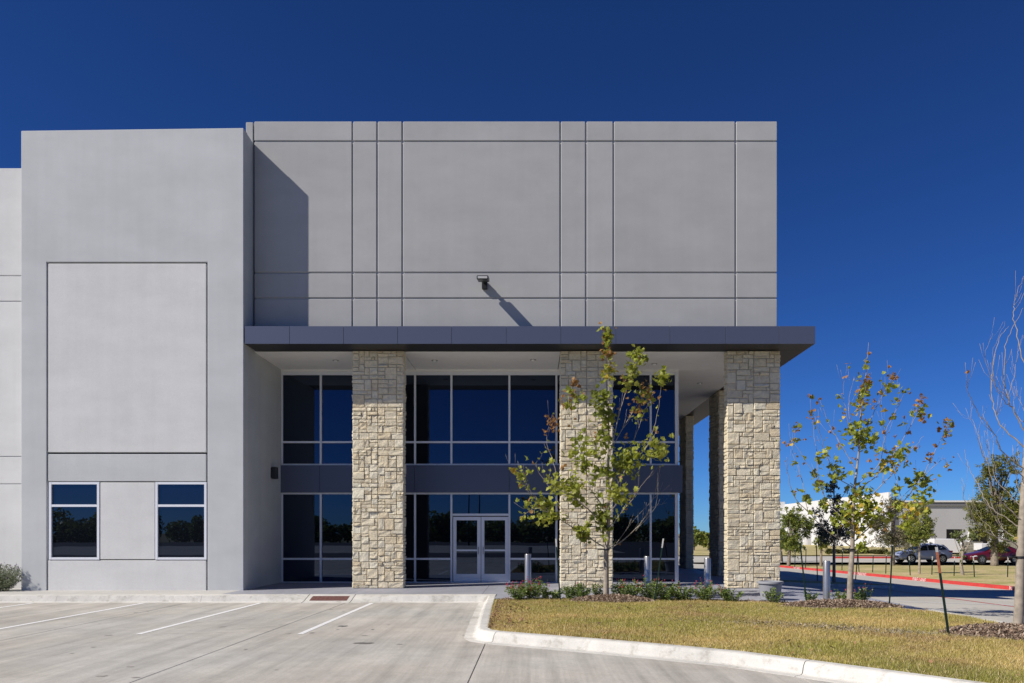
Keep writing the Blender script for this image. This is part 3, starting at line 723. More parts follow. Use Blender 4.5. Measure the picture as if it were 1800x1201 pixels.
def stone_pier(x0, x1, seed, lab):
    rp_ = random.Random(seed); Yf = 23.0
    core = wpart(box('stone_pier', x0 + .022, x1 - .022, Yf + .021, Yf + .34, -.02, 6.962, M['mortar'])); core['label'] = lab
    half = (x1 - x0) / 2
    def uneven(n, tot, j):
        q = [1 + rp_.uniform(-j, j) for _ in range(n)]; t = sum(q); out = [0]
        for v in q: out.append(out[-1] + v * tot / t)
        return out
    rz = uneven(NH, NH * UH, .30)
    for h in (0, 1):
        cxs = uneven(9, half, .28)
        for c, r, w_, h_ in ashlar(9, NH, rp_):
            o = link(bpy.data.objects.new('stone', stone_mesh(w_, h_, rp_.randrange(9)))); o.parent = core
            o.location = (x0 + h * half + cxs[c], Yf + .014 - rp_.uniform(0, .012), .005 + rz[r])
            o.scale = ((cxs[c + w_] - cxs[c]) / (w_ * UW), rp_.uniform(.7, 1.25), (rz[r + h_] - rz[r]) / (h_ * UH))
    # narrow side returns, joined: too thin to pick apart
    bm = bmesh.new()
    for s in (-1, 1):
        xx = x0 if s < 0 else x1
        for c, r, w_, h_ in ashlar(4, NH, rp_):
            me = stone_mesh(w_, h_, rp_.randrange(5)); b0 = len(bm.verts)
            tmp = bmesh.new(); tmp.from_mesh(me)
            for v in tmp.verts:
                a, d, z = v.co; a += c * UW
                v.co = (xx + s * (-d - .012), (Yf + .018 + a) if s > 0 else (Yf + .018 + .34 - a), z + r * UH + .005)
            t2 = bpy.data.meshes.new('t'); tmp.to_mesh(t2); tmp.free(); bm.from_mesh(t2); bpy.data.meshes.remove(t2)
    bmesh.ops.recalc_face_normals(bm, faces=bm.faces)
    stuff(bm_obj('side_stones', bm, M['stone'], core))
stone_pier(ux(619.5), ux(709.5), 3, 'limestone pier left of the entrance doors')
stone_pier(ux(985), ux(1077.5), 8, 'limestone pier behind the tall young tree')
stone_pier(ux(1278), ux(1371.5), 21, 'limestone corner pier under the canopy end')
def blade_pier(Y0, seed):
    rp_ = random.Random(seed); x0, x1, L = 6.87, 7.22, 1.62
    core = wpart(box('stone_pier', x0 + .03, x1 - .03, Y0 + .03, Y0 + L - .03, -.02, 6.962, M['mortar'])); core['label'] = 'shaded limestone blade pier along the side colonnade'
    bm = bmesh.new()
    def lay(nw, place):
        for c, r, w_, h_ in ashlar(nw, NH, rp_):
            tmp = bmesh.new(); tmp.from_mesh(stone_mesh(w_, h_, rp_.randrange(5)))
            for v in tmp.verts:
                a, d, z = v.co; v.co = place(a + c * UW, d, z + r * UH + .005)
            t2 = bpy.data.meshes.new('t'); tmp.to_mesh(t2); tmp.free(); bm.from_mesh(t2); bpy.data.meshes.remove(t2)
    lay(4, lambda a, d, z: (x0 + .004 + a, Y0 + .012 + d, z))
    lay(19, lambda a, d, z: (x0 + .012 + d, Y0 + L - a, z))
    lay(19, lambda a, d, z: (x1 - .012 - d, Y0 + a, z))
    bmesh.ops.recalc_face_normals(bm, faces=bm.faces); stuff(bm_obj('stone_facing', bm, M['stone'], core))
blade_pier(29.3, 31); blade_pier(35.7, 32); blade_pier(42.1, 33)

# lights on the walls
fl = thing('floodlight', 'black floodlight on a short arm high on the grey wall', 'light', P(852, 502, 23.0))
def fbox(nm, a, mat, bev=0): adopt(box(nm, *a, mat, None, bev), fl)
p = P(849, 490, 22.35)
fbox('bracket', (p.x - .07, p.x + .09, 22.86, 22.998, Z_(508, 22.9), Z_(494, 22.9)), M['dark_metal'], .015)
fbox('arm', (p.x - .035, p.x + .055, 22.6, 22.86, Z_(499, 22.9), Z_(493.5, 22.9)), M['dark_metal'], .01)
hd = bmesh.new(); add_box(hd, -.165, .165, -.3, .3, -.055, .055, .02)
ho = bm_obj('lamp_head', hd, M['dark_metal']); ho.location = (p.x, 22.42, p.z + .02); ho.rotation_euler = (R(10), 0, 0)
le = box('lens', -.135, .135, -.308, -.299, -.03, .03, M['lens'], ho)
ho.parent = fl; ho.matrix_parent_inverse = Matrix.Translation(-Vector(fl.location))
wsx = -8.31
sc_ = thing('wall_sconce', 'small dark wall light on the recessed side wall by the glass', 'light', (wsx, 24.75, Z_(831, 24.75)))
adopt(box('back_plate', wsx - .03, wsx + .03, 24.66, 24.82, Z_(840, 24.7), Z_(822, 24.7), M['dark_metal'], None, .008), sc_)
adopt(box('lamp_body', wsx + .031, wsx + .20, 24.64, 24.84, Z_(842, 24.7), Z_(821, 24.7), M['dark_metal'], None, .02), sc_)

# ------------------------------------------------------------------ bollards, pot, stakes
bl_lab = ['stainless steel bollard nearest the glass doors', 'stainless steel bollard between the middle pier and the corner glass', 'stainless steel bollard just left of the corner pier', 'stainless steel bollard on the walk right of the corner pier']
for (px, ty, Y), lb in zip(((928, 974, 20.6), (1138, 978, 20.3), (1243.5, 981, 19.7), (1453, 986, 18.55)), bl_lab):
    x = X_(px, Y); t = Z_(ty, Y); z0 = zwalk(x) - .01
    b = thing('bollard', lb, 'bollard', (x, Y, z0), 'steel bollards along the entry walk')
    adopt(lathe('post', [(.083, 0), (.083, t - z0 - .012), (.078, t - z0 - .003), (.07, t - z0)], M['steel'], None, 28, (x, Y, z0)), b)
    adopt(lathe('base_plate', [(.125, .008), (.125, .018), (.09, .022)], M['steel'], None, 24, (x, Y, z0)), b)
Y = 18.95; x = X_(1354, Y)
pot = thing('planter_pot', 'round grey concrete pot with a wide rim before the corner pier', 'pot', (x, Y, 0))
M['pot'] = concrete('pot_concrete', (.31, .32, .345), .10, .7, 0, .12, obj_var=0).m
adopt(lathe('bowl', [(.19, 0), (.22, .02), (.25, .2), (.275, .40), (.262, .40), (.25, .36), (.02, .35)], M['pot'], None, 28, (x, Y, 0)), pot)
adopt(lathe('rim', [(.268, .401), (.305, .405), (.312, .43), (.305, .46), (.26, .465), (.255, .402)], M['pot'], None, 28, (x, Y, 0)), pot)
M['stake_green'] = plain('stake_green', (.012, .035, .028), .45, .2)
M['stake_tip'] = plain('stake_tip', (.62, .62, .58), .6, var=.15)
M['stake_rust'] = plain('stake_rust', (.42, .14, .07), .7, var=.3, scale=30)
def stake(b, t, Y, lab, wd=.016, tip=.12, rust=False, group='green metal tree stakes', zb=None, dy=0):
    B = P(b[0], b[1], Y); T = P(t[0], t[1], Y + dy); d = (T - B).normalized(); B -= d * .05
    s = thing('tree_stake', lab, 'stake', B, group)
    K = T - d * tip
    def tee(nm, a, c, mat):
        bm = bmesh.new()
        for dx0, dx1, dy0, dy1 in ((-wd, wd, -.003, .003), (-.003, .003, .004, wd*1.6)):
            vs = [bm.verts.new(q + Vector((ex, ey, 0))) for q in (a, c) for ex, ey in ((dx0, dy0), (dx1, dy0), (dx1, dy1), (dx0, dy1))]
            for f in ((0,3,2,1), (4,5,6,7), (0,1,5,4), (1,2,6,5), (2,3,7,6), (3,0,4,7)): bm.faces.new([vs[i] for i in f])
        adopt(bm_obj(nm, bm, mat), s)
    if rust:
        K2 = T - d * .42; tee('post', B, K2, M['stake_green']); tee('rusty_length', K2, K, M['stake_rust'])
    else: tee('post', B, K, M['stake_green'])
    tee('tip', K, T, M['stake_tip'])
stake((985, 1056), (977, 947), 18.9, 'green stake left of the tall young tree before the middle pier', tip=.2)
stake((1150, 1060), (1166, 947), 18.6, 'leaning green stake right of the tall young tree before the middle pier', tip=.22)
stake((1418, 1063), (1406, 952), 17.8, 'leaning green stake between the pot and the steel bollard', tip=.03)
stake((1563, 1069), (1569, 958), 17.2, 'upright green stake right of the young tree by the drive', tip=.02)
stake((1668, 1119), (1646, 962), 12.6, 'tall leaning green stake with a rusty top beside the bare tree', .021, .08, True)

# ------------------------------------------------------------------ trees
M['bark'] = plain('bark', (.25, .21, .165), .9, var=.35, scale=14)
M['bark_pale'] = plain('bark_pale', (.33, .285, .225), .9, var=.25, scale=10)
M['twig'] = plain('twig', (.34, .28, .24), .85, var=.15)
M['bark_dark'] = plain('bark_dark', (.10, .085, .07), .9, var=.3, scale=14)
LEAFC = {'g': (.37, .42, .05), 'l': (.52, .54, .09), 'b': (.42, .22, .065), 'y': (.68, .48, .06), 'd': (.24, .28, .045)}
def leaf_shape():
    pts = []
    L = [(0, -.5), (.18, -.36), (.52, -.38), (.40, -.10), (.58, .12), (.30, .16), (.20, .40), (0, .56)]
    return L + [(-x, y) for x, y in L[-2:0:-1]]
LS = leaf_shape()
leaf_mats = {}
for k, c in LEAFC.items():
    m = N('leaf_' + k); n1 = m.noise(3, 3); oi = m.n('ShaderNodeObjectInfo').outputs['Random']
    o = m.mix(m.ramp(n1, [(.3, sh(c, .75)), (.7, sh(c, 1.25))]), m.ramp(oi, [(0, (.7,)*3), (1, (1.3,)*3)]), 1, 'MULTIPLY'); m.col(o); m.set(Roughness=.5)
    tr = m.n('ShaderNodeBsdfTranslucent'); mx = m.n('ShaderNodeMixShader'); mx.inputs[0].default_value = .45; m.l(o, tr.inputs[0])
    m.l(m.b.outputs[0], mx.inputs[1]); m.l(tr.outputs[0], mx.inputs[2]); m.l(mx.outputs[0], m.t.nodes['Material Output'].inputs[0]); leaf_mats[k] = m.m
leaf_me = {}
def leaf_mesh(k, var):
    if (k, var) in leaf_me: return leaf_me[(k, var)]
    r = random.Random(var * 7 + 1); cup = r.uniform(.1, .45); curl = r.uniform(-.3, .3)
    vs = [(0, 0, 0)] + [(x, y, abs(x) * cup + curl * y * y + r.uniform(-.05, .05)) for x, y in LS]
    fs = [(0, 1 + i, 1 + (i + 1) % len(LS)) for i in range(len(LS))]
    me = bpy.data.meshes.new('leaf'); me.from_pydata(vs, [], fs); me.materials.append(leaf_mats[k]); me.update(); leaf_me[(k, var)] = me; return me
def smooth_path(pts, per=4):
    out = []
    n = len(pts)
    for i in range(n - 1):
        p0, p1, p2, p3 = pts[max(i-1, 0)], pts[i], pts[i+1], pts[min(i+2, n-1)]
        for k in range(per):
            t = k / per; out.append(.5*((2*p1) + (p2-p0)*t + (2*p0-5*p1+4*p2-p3)*t*t + (3*p1-p0-3*p2+p3)*t**3))
    out.append(pts[-1]); return out
def rq(): return Euler((random.uniform(-.9, .9) + (math.pi/2 if random.random() < .55 else 0), random.uniform(-.8, .8), random.random() * 6.283)).to_quaternion()
def traced_tree(name, label, base, Y, tf, trunk, branches, clusters, leaf_size, depth, bark, group=None, tie=None, r0=.075, twigs=2, single=140, dens=1.5, scatter=0, skinds='g'):
    """tf maps a sketch point to the picture plane at distance Y; branches spread in depth round the trunk"""
    t = thing(name, label, 'tree', base, group)
    tp_ = [P(*tf(u, v), Y) for u, v, _ in trunk]; rr = [r for *_, r in trunk]
    tp_[0] = Vector((tp_[0].x, tp_[0].y, tp_[0].z - .06))
    path = smooth_path(tp_, 5); rad = []
    for i in range(len(tp_) - 1):
        for k in range(5): rad.append(rr[i] + (rr[i+1] - rr[i]) * k / 5)
    rad.append(rr[-1]); rad[0] *= 1.25
    adopt(tube('trunk', path, rad, bark, None, 10), t)
    nodes = []
    for q, br in enumerate(branches):
        pts = br[0]; r1 = br[1]; dz = br[2] if len(br) > 2 else random.uniform(-1, 1)
        n = len(pts); raw = []
        for i, (u, v) in enumerate(pts):
            f = i / (n - 1); yo = depth * dz * f ** 1.1
            raw.append(P(*tf(u, v), Y + yo))
        pth = smooth_path(raw, 5)
        pth = [pp + Vector((random.gauss(0, .008), random.gauss(0, .01), random.gauss(0, .008))) if 0 < i < len(pth)-1 else pp for i, pp in enumerate(pth)]
        L = len(pth); rd = [r1 * (1 - .80 * i / (L - 1)) for i in range(L)]
        bm = bmesh.new(); add_tube(bm, pth, rd, 6)
        for _ in range(twigs):
            i = random.randrange(L // 4, L - 2); d = (pth[i+1] - pth[i]).normalized(); side = Vector((random.uniform(-1, 1), random.uniform(-1, 1), random.uniform(.1, .9))).normalized()
            ln_ = random.uniform(.18, .55); tw = [pth[i], pth[i] + (d + side*.7).normalized()*ln_*.5, pth[i] + (d*.9 + side*.6 + Vector((0, 0, .35))).normalized()*ln_]
            add_tube(bm, tw, [rd[i]*.55, rd[i]*.4, .0022], 4); nodes += [tw[1], tw[2]]
        bmesh.ops.recalc_face_normals(bm, faces=bm.faces); adopt(bm_obj('branch', bm, bark), t)
        nodes += pth[2:]
    nodes += path[len(path)//3:]
    nodes_px = [((CX + n_.x * F / n_.y), (CY - (n_.z - EYE) * F / n_.y), n_) for n_ in nodes]
    extra = []
    V, mi, fcs = [], [], []; keys = list(LEAFC); singles = 0
    clusters = list(clusters)
    if scatter:
        leafy = [q for q in nodes_px if any((q[0]-tf(c[0], c[1])[0])**2 + (q[1]-tf(c[0], c[1])[1])**2 < 30**2 for c in clusters)]
        for _ in range(scatter):
            q = random.choice(leafy)[2]; sp_px = random.uniform(-3, 3); qx, qy = CX + q.x*F/q.y, CY - (q.z-EYE)*F/q.y; extra.append((q + Vector((random.gauss(0, .05), random.gauss(0, .05), random.gauss(0, .05))), random.choice(skinds)))
    order = sorted(clusters, key=lambda c: c[3])
    for u, v, r, n, kinds in order:
        cx_, cy_ = tf(u, v); ex, ey = tf(u + r, v); rp_ = ex - cx_
        near = sorted(nodes_px, key=lambda q: (q[0]-cx_)**2 + (q[1]-cy_)**2)[0][2]; Yc = near.y
        c0 = P(cx_, cy_, Yc); rm = rp_ * Yc / F
        for _ in range(int(n * (dens if n > 6 else 1))):
            kd = random.choice(kinds); s = leaf_size * random.uniform(.6, 1.2) * (.72 if kd == 'b' else 1)
            d = Vector((random.gauss(0, .66), random.gauss(0, .7), random.gauss(0, .66))) * rm; pos = c0 + d; q = rq(); var = random.randrange(8)
            me = leaf_mesh(kd, var)
            if n <= 6 and singles < single:
                o = link(bpy.data.objects.new('leaf', me)); o.location = pos; o.rotation_mode = 'QUATERNION'; o.rotation_quaternion = q; o.scale = (s, s, s); o.parent = t; o.matrix_parent_inverse = Matrix.Translation(-Vector(base)); singles += 1
            else:
                b0 = len(V); mt = q.to_matrix() * s
                V += [pos + mt @ vv.co for vv in me.vertices]; fcs += [tuple(b0 + i for i in pl.vertices) for pl in me.polygons]; mi += [keys.index(kd)] * len(me.polygons)
    for pos, kd in extra:
        s = leaf_size * random.uniform(.4, .9); me = leaf_mesh(kd, random.randrange(8)); b0 = len(V); mt = rq().to_matrix() * s
        V += [pos + mt @ vv.co for vv in me.vertices]; fcs += [tuple(b0 + i for i in pl_.vertices) for pl_ in me.polygons]; mi += [keys.index(kd)] * len(me.polygons)
    if V:
        o = mesh_obj('foliage', V, fcs, None, None, mats=[leaf_mats[k] for k in keys], midx=mi); stuff(o); adopt(o, t)
    if tie is not None:
        T0 = P(*tie, Y); adopt(lathe('tree_tie', [(.062, -.02), (.07, -.02), (.07, .02), (.062, .02)], M['black'], None, 12, T0), t)
        adopt(tube('strap', [T0 + Vector((-.06, -.02, 0)), T0 + Vector((-.22, -.05, .005))], .014, M['black'], None, 5), t)
    return t
tfA = lambda u, v: (880 + u / 2.356, 560 + v / 2.356)
trA = [(437, 1168, .075), (437, 1060, .066), (438, 955, .058), (446, 890, .048), (446, 700, .034), (446, 450, .022), (450, 250, .013), (447, 50, .006)]
brA = [([(446, 880), (360, 790), (290, 735), (225, 700), (195, 675)], .020, -.5), ([(440, 955), (360, 905), (290, 860), (225, 820), (150, 785), (85, 822)], .018, -.8),
 ([(255, 838), (150, 755), (90, 680), (50, 615)], .010, -.6), ([(200, 810), (125, 720), (70, 590)], .007, .2), ([(446, 800), (380, 720), (350, 600), (310, 480), (280, 350), (305, 255)], .017, .5), ([(350, 780), (250, 700), (220, 600), (190, 500), (215, 400)], .011, .7),
 ([(446, 600), (480, 440), (510, 330), (555, 190), (570, 125)], .014, -.4), ([(446, 560), (520, 430), (600, 300), (617, 265)], .011, .6), ([(450, 720), (500, 600), (560, 480), (620, 330), (635, 300)], .013, .3),
 ([(455, 760), (530, 600), (600, 540), (650, 400), (668, 235)], .014, -.7), ([(446, 955), (520, 910), (600, 820), (640, 720), (665, 600)], .015, .5), ([(560, 880), (620, 790), (690, 762)], .007, .8),
 ([(446, 870), (520, 780), (580, 700), (632, 630)], .010, -.3), ([(500, 800), (560, 700), (580, 600)], .006, .1), ([(540, 890), (640, 780), (650, 640)], .007, -.5), ([(446, 690), (400, 560), (360, 430), (330, 300)], .010, -.6), ([(480, 930), (580, 800), (700, 690)], .006, .3),
 ([(446, 500), (400, 400), (385, 310)], .008, -.3), ([(300, 850), (160, 640), (150, 590)], .006, .6), ([(446, 820), (490, 740), (500, 650)], .009, -.9)]
clA = [(440, 60, 22, 16, 'gbl'), (440, 95, 14, 8, 'bg'), (445, 150, 20, 20, 'bbl'), (450, 225, 26, 18, 'lly'), (565, 160, 30, 26, 'lg'), (545, 215, 24, 16, 'lg'), (520, 270, 25, 12, 'gbl'), (410, 320, 36, 26, 'gd'), (415, 370, 30, 14, 'gd'), (445, 400, 26, 18, 'gd'), (430, 440, 22, 10, 'gl'),
 (290, 330, 36, 20, 'gbb'), (270, 362, 14, 6, 'g'), (305, 265, 16, 9, 'b'), (345, 330, 16, 6, 'gb'), (600, 300, 36, 24, 'bbg'), (560, 385, 35, 16, 'bbg'), (590, 350, 26, 10, 'bl'), (665, 245, 27, 22, 'gl'), (640, 535, 40, 34, 'gll'), (665, 550, 22, 10, 'l'), (545, 570, 36, 34, 'gl'), (510, 600, 34, 26, 'gd'), (440, 500, 34, 18, 'gd'), (440, 640, 30, 16, 'gd'), (380, 550, 34, 18, 'gl'), (340, 610, 32, 18, 'g'), (330, 500, 25, 10, 'g'), (300, 560, 22, 8, 'gl'),
 (290, 700, 46, 46, 'gl'), (240, 685, 30, 16, 'gl'), (310, 750, 24, 12, 'g'), (180, 780, 40, 34, 'gl'), (205, 825, 24, 14, 'gl'), (85, 665, 16, 7, 'gl'), (52, 630, 8, 3, 'y'), (125, 630, 10, 4, 'g'), (110, 580, 6, 2, 'g'), (340, 880, 26, 18, 'gl'), (350, 905, 20, 9, 'gd'), (420, 815, 32, 34, 'gd'), (430, 865, 20, 14, 'gd'), (490, 730, 34, 28, 'gl'), (460, 705, 22, 12, 'gl'), (380, 680, 12, 5, 'g'), (430, 912, 12, 5, 'g'),
 (215, 430, 22, 12, 'b'), (185, 465, 10, 5, 'b'), (235, 470, 14, 6, 'b'), (210, 590, 12, 5, 'gl'), (100, 770, 14, 5, 'gl'), (90, 825, 8, 3, 'l'), (120, 830, 8, 3, 'g'), (145, 710, 6, 2, 'g'), (268, 818, 6, 2, 'g'), (520, 490, 10, 4, 'b'), (655, 330, 5, 2, 'b'), (640, 460, 8, 4, 'b'), (480, 590, 26, 10, 'g'), (415, 730, 10, 4, 'g'), (530, 620, 18, 8, 'g'), (390, 480, 10, 5, 'b'), (260, 610, 10, 4, 'b')]
traced_tree('young_tree', 'tall young tree with green and browning leaves before the middle stone pier', Vector((TREE_A[0], TREE_A[1], 0)), 19.0, tfA, trA, brA, clA, .128, 1.0, M['bark_pale'], 'young trees in the turf', (1066, 966), twigs=4, dens=2.5, scatter=240, skinds='gglb')
tfB = lambda u, v: (1370 + u / 2.403, 600 + v / 2.403)
trB = [(297, 1115, .072), (300, 1000, .062), (308, 880, .05), (310, 780, .042), (318, 620, .028), (335, 470, .02), (345, 300, .013), (365, 150, .008), (377, 5, .003)]
brB = [([(305, 870), (200, 800), (120, 720), (60, 650), (35, 550), (30, 490)], .013, -.4), ([(120, 720), (100, 600), (60, 480), (55, 365)], .008, .4), ([(310, 780), (220, 700), (170, 600), (155, 450), (130, 235)], .012, .6), ([(315, 620), (230, 560), (180, 420), (130, 290)], .010, -.6), ([(330, 560), (270, 450), (220, 370), (170, 245)], .009, .3),
 ([(335, 460), (300, 380), (280, 300), (270, 200), (282, 148)], .007, -.2), ([(340, 450), (295, 320), (295, 240), (315, 150)], .007, .5), ([(345, 420), (400, 300), (440, 220), (480, 145)], .009, .5), ([(330, 600), (420, 520), (450, 380), (500, 280), (528, 205)], .010, -.6), ([(320, 640), (420, 560), (500, 450), (570, 330), (603, 240)], .012, .2),
 ([(312, 780), (400, 640), (480, 560), (540, 480), (610, 400)], .012, -.8), ([(310, 850), (420, 750), (520, 680), (600, 580), (660, 460), (715, 340)], .014, .5), ([(305, 900), (400, 840), (520, 770), (600, 700), (680, 625)], .013, -.5), ([(170, 600), (75, 450), (40, 430)], .006, .2), ([(600, 580), (690, 500), (712, 545)], .006, .3), ([(520, 680), (480, 540), (440, 400), (430, 150)], .006, .8), ([(345, 330), (350, 250), (390, 130)], .006, -.4), ([(308, 880), (260, 870), (220, 830)], .01, .3), ([(420, 750), (560, 620), (590, 560)], .008, .9)]
clB = [(380, 50, 6, 4, 'b'), (370, 85, 8, 4, 'bg'), (362, 115, 10, 5, 'gb'), (340, 145, 6, 3, 'd'), (370, 170, 18, 12, 'bbg'), (355, 215, 28, 24, 'gbd'), (345, 265, 26, 20, 'gbl'), (465, 105, 4, 2, 'b'), (485, 150, 18, 11, 'bb'), (470, 190, 16, 8, 'gd'), (440, 215, 16, 7, 'bg'), (525, 215, 14, 6, 'dg'), (490, 250, 12, 6, 'gb'), (445, 293, 6, 2, 'y'), (475, 320, 12, 5, 'bd'), (515, 355, 12, 5, 'gd'), (450, 380, 10, 5, 'b'), (490, 405, 10, 3, 'b'), (600, 245, 14, 10, 'b'), (600, 295, 26, 22, 'gbd'), (575, 275, 10, 4, 'b'), (605, 325, 14, 7, 'b'),
 (715, 345, 18, 13, 'bbd'), (676, 370, 8, 6, 'b'), (710, 395, 14, 9, 'bd'), (690, 430, 6, 2, 'y'), (660, 437, 8, 4, 'b'), (640, 480, 15, 8, 'b'), (630, 500, 10, 4, 'b'), (700, 527, 8, 3, 'y'), (713, 545, 6, 3, 'b'), (600, 590, 36, 34, 'gdd'), (565, 600, 20, 10, 'gd'), (655, 580, 6, 2, 'b'), (250, 235, 9, 5, 'g'), (258, 280, 6, 2, 'g'), (205, 342, 8, 3, 'g'), (215, 380, 10, 4, 'b'), (130, 235, 9, 7, 'bd'), (168, 240, 5, 2, 'b'), (158, 262, 4, 2, 'b'), (135, 300, 12, 7, 'bd'), (130, 327, 8, 4, 'b'), (75, 368, 18, 10, 'bd'), (60, 422, 12, 8, 'bd'), (38, 442, 6, 4, 'b'), (60, 515, 11, 6, 'g'), (108, 490, 8, 4, 'g'), (105, 415, 6, 2, 'b'), (160, 500, 14, 6, 'gd'), (185, 463, 20, 10, 'gl'), (150, 557, 14, 8, 'dg'), (165, 612, 22, 16, 'gd'), (120, 670, 15, 9, 'dg'), (195, 690, 20, 14, 'gd'), (95, 632, 6, 3, 'g'), (128, 722, 8, 4, 'g'), (250, 440, 6, 3, 'b'),
 (340, 390, 46, 60, 'gdd'), (300, 385, 26, 14, 'g'), (395, 420, 22, 14, 'gd'), (345, 440, 28, 16, 'gb'), (525, 460, 26, 18, 'gd'), (465, 515, 32, 28, 'gly'), (500, 480, 18, 8, 'gl'), (230, 540, 34, 22, 'gd'), (245, 575, 22, 10, 'g'), (495, 622, 16, 10, 'gl'), (505, 690, 18, 10, 'gl'), (350, 660, 46, 50, 'gd'), (335, 720, 56, 70, 'gly'), (300, 760, 40, 30, 'gd'), (375, 740, 34, 26, 'gd'), (380, 690, 28, 20, 'gl'), (240, 755, 20, 14, 'gd'), (345, 865, 22, 20, 'g'), (335, 800, 26, 16, 'gy'), (600, 660, 30, 24, 'g'), (565, 720, 40, 34, 'gly'), (545, 770, 26, 14, 'gl'), (465, 745, 20, 12, 'gl'), (520, 785, 14, 6, 'l'), (380, 500, 8, 4, 'b'), (285, 557, 6, 2, 'b'), (410, 470, 10, 4, 'g'), (420, 490, 10, 4, 'b'), (365, 330, 12, 5, 'b'), (430, 340, 8, 4, 'g'), (545, 390, 8, 4, 'b'), (520, 320, 5, 2, 'b'), (540, 515, 10, 5, 'gb'), (475, 555, 8, 4, 'y'), (390, 560, 12, 5, 'gb'), (480, 460, 6, 3, 'b'), (405, 250, 6, 3, 'b'), (395, 275, 6, 2, 'b'), (320, 310, 6, 2, 'y'), (575, 455, 6, 3, 'b')]
traced_tree('young_tree', 'sparse young tree with brown-tipped leaves against the sky by the drive', Vector((TREE_B[0], TREE_B[1], 0)), 17.7, tfB, trB, brB, clB, .112, 1.0, M['bark_pale'], 'young trees in the turf', (1496, 966), twigs=4, single=230, dens=1.7, scatter=190, skinds='gbbdy')
tfC = lambda u, v: (u, v)
U = lambda L: [(1680 + u/3.75, 480 + v/3.75) for u, v in L]
D = lambda L: [(1680 + u/3.533, 790 + v/3.533) for u, v in L]
trC = [(1789, 1112, .085), (1792, 1050, .072), (1794, 975, .066), (1799, 880, .055), (1806, 760, .042), (1815, 600, .03), (1820, 450, .018), (1818, 330, .006)]
brC = [(U([(480, 1180), (330, 1040), (270, 940), (235, 800), (245, 600), (290, 430), (350, 350)]), .012, .5), (U([(480, 1090), (370, 890), (345, 830), (318, 650), (330, 480), (380, 350), (445, 230)]), .012, -.4), (U([(345, 830), (260, 740), (205, 620), (200, 520), (243, 397)]), .006, -.2), (U([(350, 870), (270, 780), (245, 650), (255, 500), (325, 320)]), .006, -.5), (U([(490, 690), (430, 520), (390, 350), (382, 240), (400, 150), (450, 20)]), .010, .3), (U([(345, 820), (390, 650), (410, 520), (447, 410)]), .005, .3),
 (U([(480, 1320), (310, 1180), (250, 1050), (110, 860), (72, 740), (80, 650)]), .010, -.7), (U([(190, 1220), (140, 1050), (105, 960), (112, 860)]), .005, .4), (U([(200, 1260), (145, 1060), (215, 870)]), .005, -.4), (U([(490, 1000), (400, 940), (385, 820), (380, 740)]), .006, .6), (U([(270, 940), (345, 830)]), .003, .1), (U([(480, 960), (410, 800), (390, 700)]), .005, .8),
 (D([(418, 620), (330, 570), (240, 545), (150, 480), (80, 390), (45, 280), (40, 190)]), .010, -.5), (D([(414, 500), (330, 440), (230, 370), (170, 290), (130, 200), (75, 100), (55, 0)]), .011, .6), (D([(412, 450), (330, 370), (270, 300), (230, 220), (205, 100), (200, 0), (190, -60)]), .011, -.3), (D([(420, 370), (300, 250), (240, 160), (230, 20), (240, -60)]), .009, .3), (D([(430, 180), (350, 100), (280, 0), (250, -70)]), .009, -.6), (D([(415, 600), (360, 540), (300, 500), (260, 420), (250, 340)]), .007, .8), (D([(420, 330), (380, 220), (390, 80), (380, -20)]), .007, .4), (D([(240, 545), (200, 470), (150, 420), (100, 300)]), .005, .3)]
brC += [([(3612 - u, v + 14) for u, v in p_], r_, -d_) for p_, r_, d_ in brC[:6] + brC[12:17]]
traced_tree('bare_tree', 'leafless young tree with upswept twigs at the right edge', Vector((TREE_C[0], TREE_C[1], 0)), 12.95, tfC, trC, brC, [(1788, 945, 2, 2, 'y'), (1700, 655, 2, 2, 'b')], .09, .9, M['bark_pale'], None, (1793, 980), twigs=5)

